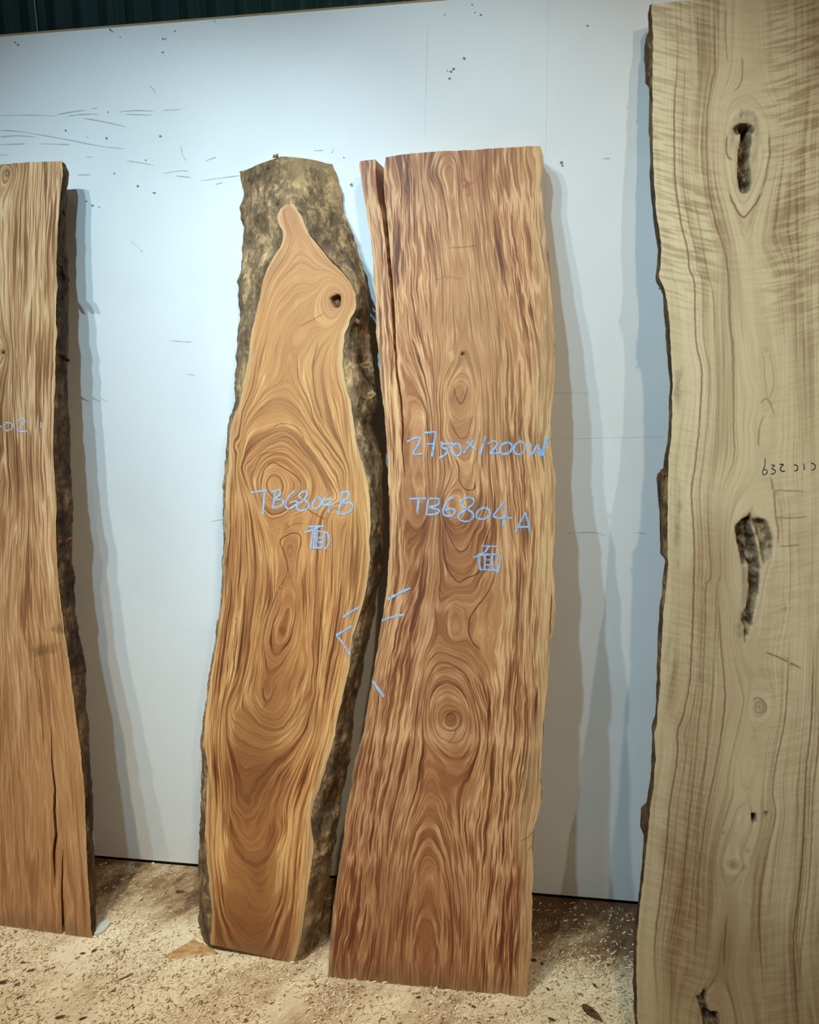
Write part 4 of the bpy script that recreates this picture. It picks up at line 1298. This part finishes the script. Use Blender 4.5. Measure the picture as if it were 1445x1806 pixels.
# ---------------------------------------------------------------- marks on the boards
def wall_ribbons(name, paths, mat, parent, width, Y=-0.0006, seed=0):
    V, F = [], []
    for pi, p in enumerate(paths):
        q = catmull(p, 4)
        P = np.array([on_wall(x, y, Y) for x, y in q])[:, [0, 2]]
        d = np.gradient(P, axis=0)
        d /= np.linalg.norm(d, axis=1)[:, None] + 1e-9
        n = np.c_[-d[:, 1], d[:, 0]]
        k = np.arange(len(P))
        w = width * 0.5 * (1 + 1.4 * vnoise(k * 0.5, 0 * k + pi * 2.3, seed))
        w[0] = w[-1] = width * 0.1
        b = len(V)
        for i in range(len(P)):
            for sg in (-1, 1):
                e = P[i] + sg * n[i] * w[i]
                V.append((e[0], Y, e[1]))
        F += [(b + 2 * i, b + 2 * i + 1, b + 2 * i + 3, b + 2 * i + 2) for i in range(len(P) - 1)]
    return tag(mesh_obj(name, np.array(V), F, mat, parent, smooth=False), None, None, None, 'stuff')


SC = lambda *p: px(0, 0, .4429, p)
scuffs = [SC((0, 460), (120, 458), (230, 462)), SC((230, 455), (290, 445), (340, 438)), SC((270, 462), (330, 455), (395, 455)), SC((365, 432), (388, 430)),
          SC((470, 445), (540, 440), (610, 442)), SC((650, 439), (720, 436)), SC((500, 455), (610, 458)), SC((330, 470), (400, 482), (505, 505)),
          SC((0, 518), (80, 524), (180, 540), (280, 558), (400, 582), (495, 592)), SC((0, 545), (60, 540), (140, 545)), SC((0, 576), (50, 574), (100, 572)),
          SC((160, 572), (220, 574), (280, 575)), SC((505, 640), (560, 648), (612, 658)), SC((345, 624), (370, 626)), SC((820, 640), (860, 625)),
          SC((720, 580), (728, 620), (745, 642)), SC((0, 617), (30, 617)), SC((595, 342), (610, 355), (622, 375)), SC((310, 697), (360, 695)), SC((650, 690), (720, 680), (750, 682)),
          SC((700, 700), (760, 706)), SC((1250, 600), (1290, 598)), SC((1320, 610), (1330, 590)), SC((800, 720), (870, 710), (960, 698)),
          [(1063, 280), (1076, 279)], [(380, 325), (392, 322)], [(1012, 940), (1044, 939), (1071, 945)], [(1119, 939), (1139, 941)], [(1000, 942), (1008, 940)],
          [(372, 920), (385, 917), (397, 916)], [(230, 425), (246, 438), (252, 445)], [(300, 601), (340, 603)], [(163, 750), (170, 765)],
          [(330, 660), (345, 662)], [(1158, 875), (1166, 876)]]
wall_ribbons('scuff_marks', scuffs, M_SCUFF, wb, 0.0022, seed=71)
M_CREASE = plain('board_crease', srgb(217, 222, 222), 0.45)
wall_ribbons('crease_marks', [[(975, 772), (1030, 773), (1086, 771), (1170, 770)], [(975, 692), (1040, 693)], [(754, 40), (752, 120), (749, 240)]], M_CREASE, wb, 0.0025, seed=72)
spots = [SC((x, y))[0] for x, y in ((70, 178), (60, 168), (445, 125), (438, 118), (697, 123), (650, 155), (660, 156), (480, 148), (640, 543), (425, 551), (348, 547), (430, 446), (580, 638), (855, 84),
                                    (1370, 627), (648, 208), (455, 690), (260, 520))]
spots += [(991, 287), (993, 292), (795, 127), (789, 125), (800, 122), (793, 138), (819, 103), (833, 8), (838, 22), (849, 26), (785, 26), (1037, 45), (620, 326), (152, 355), (163, 362), (243, 328), (175, 365), (272, 340)]
V, F = [], []
for i, (x, y) in enumerate(spots):
    c = on_wall(x, y, -0.0006)
    r = 0.002 + 0.003 * rng.random()
    if (x, y) in ((991, 287), (620, 326)):
        r = 0.006
    b = len(V)
    for k in range(8):
        a = k * math.pi / 4
        rr = r * (0.5 + rng.random())
        V.append((c[0] + rr * math.cos(a), -0.0006, c[2] + rr * math.sin(a) * 0.8))
    F.append(tuple(range(b, b + 8)))
tag(mesh_obj('dirt_specks', np.array(V), F, plain('dirt_speck', srgb(128, 126, 118), 0.8), wb, smooth=False), None, None, None, 'stuff')

# ---------------------------------------------------------------- wedge, tile scrap, chips, shavings
def hull_obj(name, bottom, top, mat, label, cat, group=None):
    """closed block from matching bottom and top rings of world points"""
    n = len(bottom)
    c = np.mean(bottom, axis=0)
    c[2] = 0.0
    V = np.vstack([bottom, top]) - c
    F = [tuple(range(n - 1, -1, -1)), tuple(range(n, 2 * n))] + [(i, (i + 1) % n, n + (i + 1) % n, n + i) for i in range(n)]
    o = mesh_obj(name, V, F, mat, None, smooth=False)
    o.location = c
    return tag(o, label, cat, group)


def raw_wood(name, c0, c1):
    k = NT(name)
    sp = k.sep(k.coord('Object'))
    n = k.noise(k.xyz(k.math('MULTIPLY', sp[0], 25), k.math('MULTIPLY', sp[1], 160), k.math('MULTIPLY', sp[2], 160)), 1, 3)
    return k.finish(k.ramp(n, [(0.35, c0), (0.65, c1)]), 0.75, 0.25, k.bump(n, 0.3, 0.002))


wA, wB, wC, wD = on_floor(289, 1687), on_floor(303, 1693), on_floor(388, 1683), on_floor(352, 1667)
r1, r2, r3 = (wA + wB) / 2, on_floor(343, 1673), wC * 0.6 + wD * 0.4
r1[2], r2[2], r3[2] = 0.007, 0.040, 0.010
wc = wB * 0.5 + wD * 0.5
Vw = np.array([wA, wB, wC, wD, r1, r2, r3]) - wc
o = mesh_obj('wood_wedge', Vw, [(3, 2, 1, 0), (0, 4, 5, 3), (1, 2, 6, 5, 4), (0, 1, 4), (3, 5, 6, 2)], raw_wood('wedge_wood', srgb(160, 124, 78), srgb(198, 164, 114)), None, smooth=False)
o.location = wc
tag(o, 'thin yellow wood wedge under the foot of the slab chalked TB6804B', 'wedge')
sc_ = np.array([on_floor(*p) for p in px(0, 1480, .429, [(388, 396), (400, 398), (428, 386), (455, 352), (440, 338), (396, 358)])])
sc_[:, 2] = 0.0005
t2 = sc_.copy()
t2[:, 2] = 0.010
hull_obj('tile_scrap', sc_, t2, plain('grey_tile', srgb(200, 202, 192), 0.6), 'small pale grey flat scrap beside the foot of the leftmost slab', 'scrap')

M_CHIP = raw_wood('bark_chip', srgb(62, 40, 24), srgb(112, 78, 48))


def chip(pos, length, width, ang, h, name, mat, label, cat, group=None, bend=0.2):
    c = on_floor(*pos)
    n = 6
    t = np.linspace(-0.5, 0.5, n)
    w = width * 0.5 * np.sqrt(np.clip(1.05 - (2 * t) ** 2, 0.06, 1)) * (0.8 + 0.4 * rng.random(n))
    cx, cy = t * length, bend * length * (t * t - 0.1)
    ring = np.r_[np.c_[cx, cy - w], np.c_[cx, cy + w][::-1]]
    ca, sa = math.cos(ang), math.sin(ang)
    ring = np.c_[ring[:, 0] * ca - ring[:, 1] * sa, ring[:, 0] * sa + ring[:, 1] * ca]
    b = np.c_[c[0] + ring[:, 0], c[1] + ring[:, 1], np.full(2 * n, 0.0006)]
    tpp = b.copy()
    hh = h * (0.5 + 0.5 * np.sqrt(np.clip(1 - (2 * np.r_[t, t[::-1]]) ** 2, 0, 1)))
    tpp[:, :2] = (b[:, :2] - c[:2]) * 0.85 + c[:2]
    tpp[:, 2] = 0.0006 + hh
    return hull_obj(name, b, tpp, mat, label, cat, group)


G = 'bark chips in the sawdust'
for x, y, l, w, a, lab in (
        (56, 1712, .034, .009, .5, 'dark bark chip just below the cracked foot of the leftmost slab'),
        (32, 1737, .040, .010, .7, 'dark bark chip below the leftmost slab, middle one of three in a column'),
        (36, 1759, .034, .010, .8, 'dark bark chip below the leftmost slab, lowest of three in a column'),
        (6, 1733, .040, .016, .4, 'broad dark bark chip touching the left picture edge'),
        (146, 1797, .030, .009, .6, 'narrow dark bark chip at the bottom picture edge, right of a wider chip'),
        (105, 1795, .032, .011, .3, 'wide dark bark chip at the bottom picture edge below the leftmost slab'),
        (167, 1677, .026, .012, .9, 'stubby dark bark chip under the right corner of the leftmost slab'),
        (318, 1573, .038, .018, .2, 'rounded brown chip on the floor between the white boards and the wedge'),
        (974, 1799, .034, .009, -.3, 'slim dark chip at the bottom picture edge right of the TB6804A slab'),
        (942, 1694, .022, .014, 0, 'dark chip beside the lower right edge of the TB6804A slab'),
        (1050, 1739, .026, .008, -.8, 'thin slanted chip above the large curled bark piece')):
    chip((x, y), l, w, a, .004, 'bark_chip', M_CHIP, lab, 'chip', G)
for x, y, l, w, a in ((40, 1698, .018, .008, .3), (146, 1682, .022, .008, .2), (197, 1750, .026, .009, .8), (957, 1699, .018, .012, 1.2), (967, 1745, .018, .007, -.6), (1074, 1702, .018, .008, .5),
                      (738, 1760, .016, .007, .2), (836, 1776, .020, .008, -.4), (480, 1770, .018, .006, .6), (560, 1740, .016, .006, .9), (350, 1757, .016, .007, .4)):
    chip((x, y), l, w, a, .003, 'bark_chip', M_CHIP, 'tiny dark bark chip lying in the sawdust', 'chip', G)
chip((1043, 1787), .085, .026, -.75, .012, 'bark_piece', M_CHIP, 'large curled bark piece on the floor between the TB6804A slab and the olive-tan slab', 'bark')
chip((222, 1724), .080, .005, .75, .003, 'wood_splinter', M_CHIP, 'long dark splinter on the sawdust between the leftmost slab and the wedge', 'splinter', None, .12)
chip((231, 1776), .036, .005, 1.1, .003, 'wood_splinter', M_CHIP, 'short hooked dark splinter near the lower picture edge', 'splinter', None, .3)
chip((270, 1524), .016, .010, .2, .006, 'paper_scrap', plain('white_scrap', srgb(232, 228, 216), 0.7), 'tiny white scrap on the floor against the white boards', 'scrap', None)


def shavings(n, x0, x1, y0, y1, mat, name, label, lmin, lmax, wid):
    X = x0 + (x1 - x0) * rng.random(n)
    Y = y0 + (y1 - y0) * rng.random(n)
    den = fbm(X * 6 + Y * 4, Y * 3, 91, 3)
    keep = (den + 0.5 > 0.75 * rng.random(n)) & (rng.random(n) < np.where(Y > -0.28, 0.25, 1.0))
    X, Y = X[keep], Y[keep]
    n = len(X)
    a = rng.random(n) * math.pi
    l = lmin + (lmax - lmin) * rng.random(n) ** 2
    w = wid * (0.5 + rng.random(n))
    z = 0.0012 + 0.003 * rng.random(n)
    tz = (rng.random(n) - 0.4) * 0.004
    V = np.empty((n, 6, 3))
    for k, (t, h) in enumerate(((-0.5, 0.0), (0.0, 1.0), (0.5, 0.0))):
        bx = X + np.cos(a) * l * t + np.sin(a) * l * 0.15 * h
        by = Y + np.sin(a) * l * t - np.cos(a) * l * 0.15 * h
        for j, sg in enumerate((-1, 1)):
            V[:, k * 2 + j] = np.c_[bx - np.sin(a) * w * sg, by + np.cos(a) * w * sg, z + h * l * 0.15 + tz * t + (0.0006 * sg)]
    V[:, :, 2] = np.maximum(V[:, :, 2], 0.0006)
    i = np.arange(n)[:, None] * 6
    F = np.vstack([i + np.array([[0, 2, 3, 1]]), i + np.array([[2, 4, 5, 3]])])
    tone = np.repeat(rng.random(n), 6)
    o = mesh_obj(name, V.reshape(-1, 3), F, mat, fl, {'tint': ('FLOAT', tone)}, smooth=False)
    return tag(o, label, None, None, 'stuff')


def shaving_mat():
    k = NT('wood_shavings')
    col = k.ramp(k.attr('tint')[2], [(0.0, srgb(100, 66, 38)), (0.14, srgb(160, 120, 80)), (0.3, srgb(216, 192, 152)), (1.0, srgb(246, 234, 206))])
    return k.finish(col, 0.85, 0.2)


shavings(60000, -2.5, 0.75, -1.35, -0.01, shaving_mat(), 'wood_shavings', 'pale wood shavings and sawdust strewn over the floor', .005, .020, .0013)
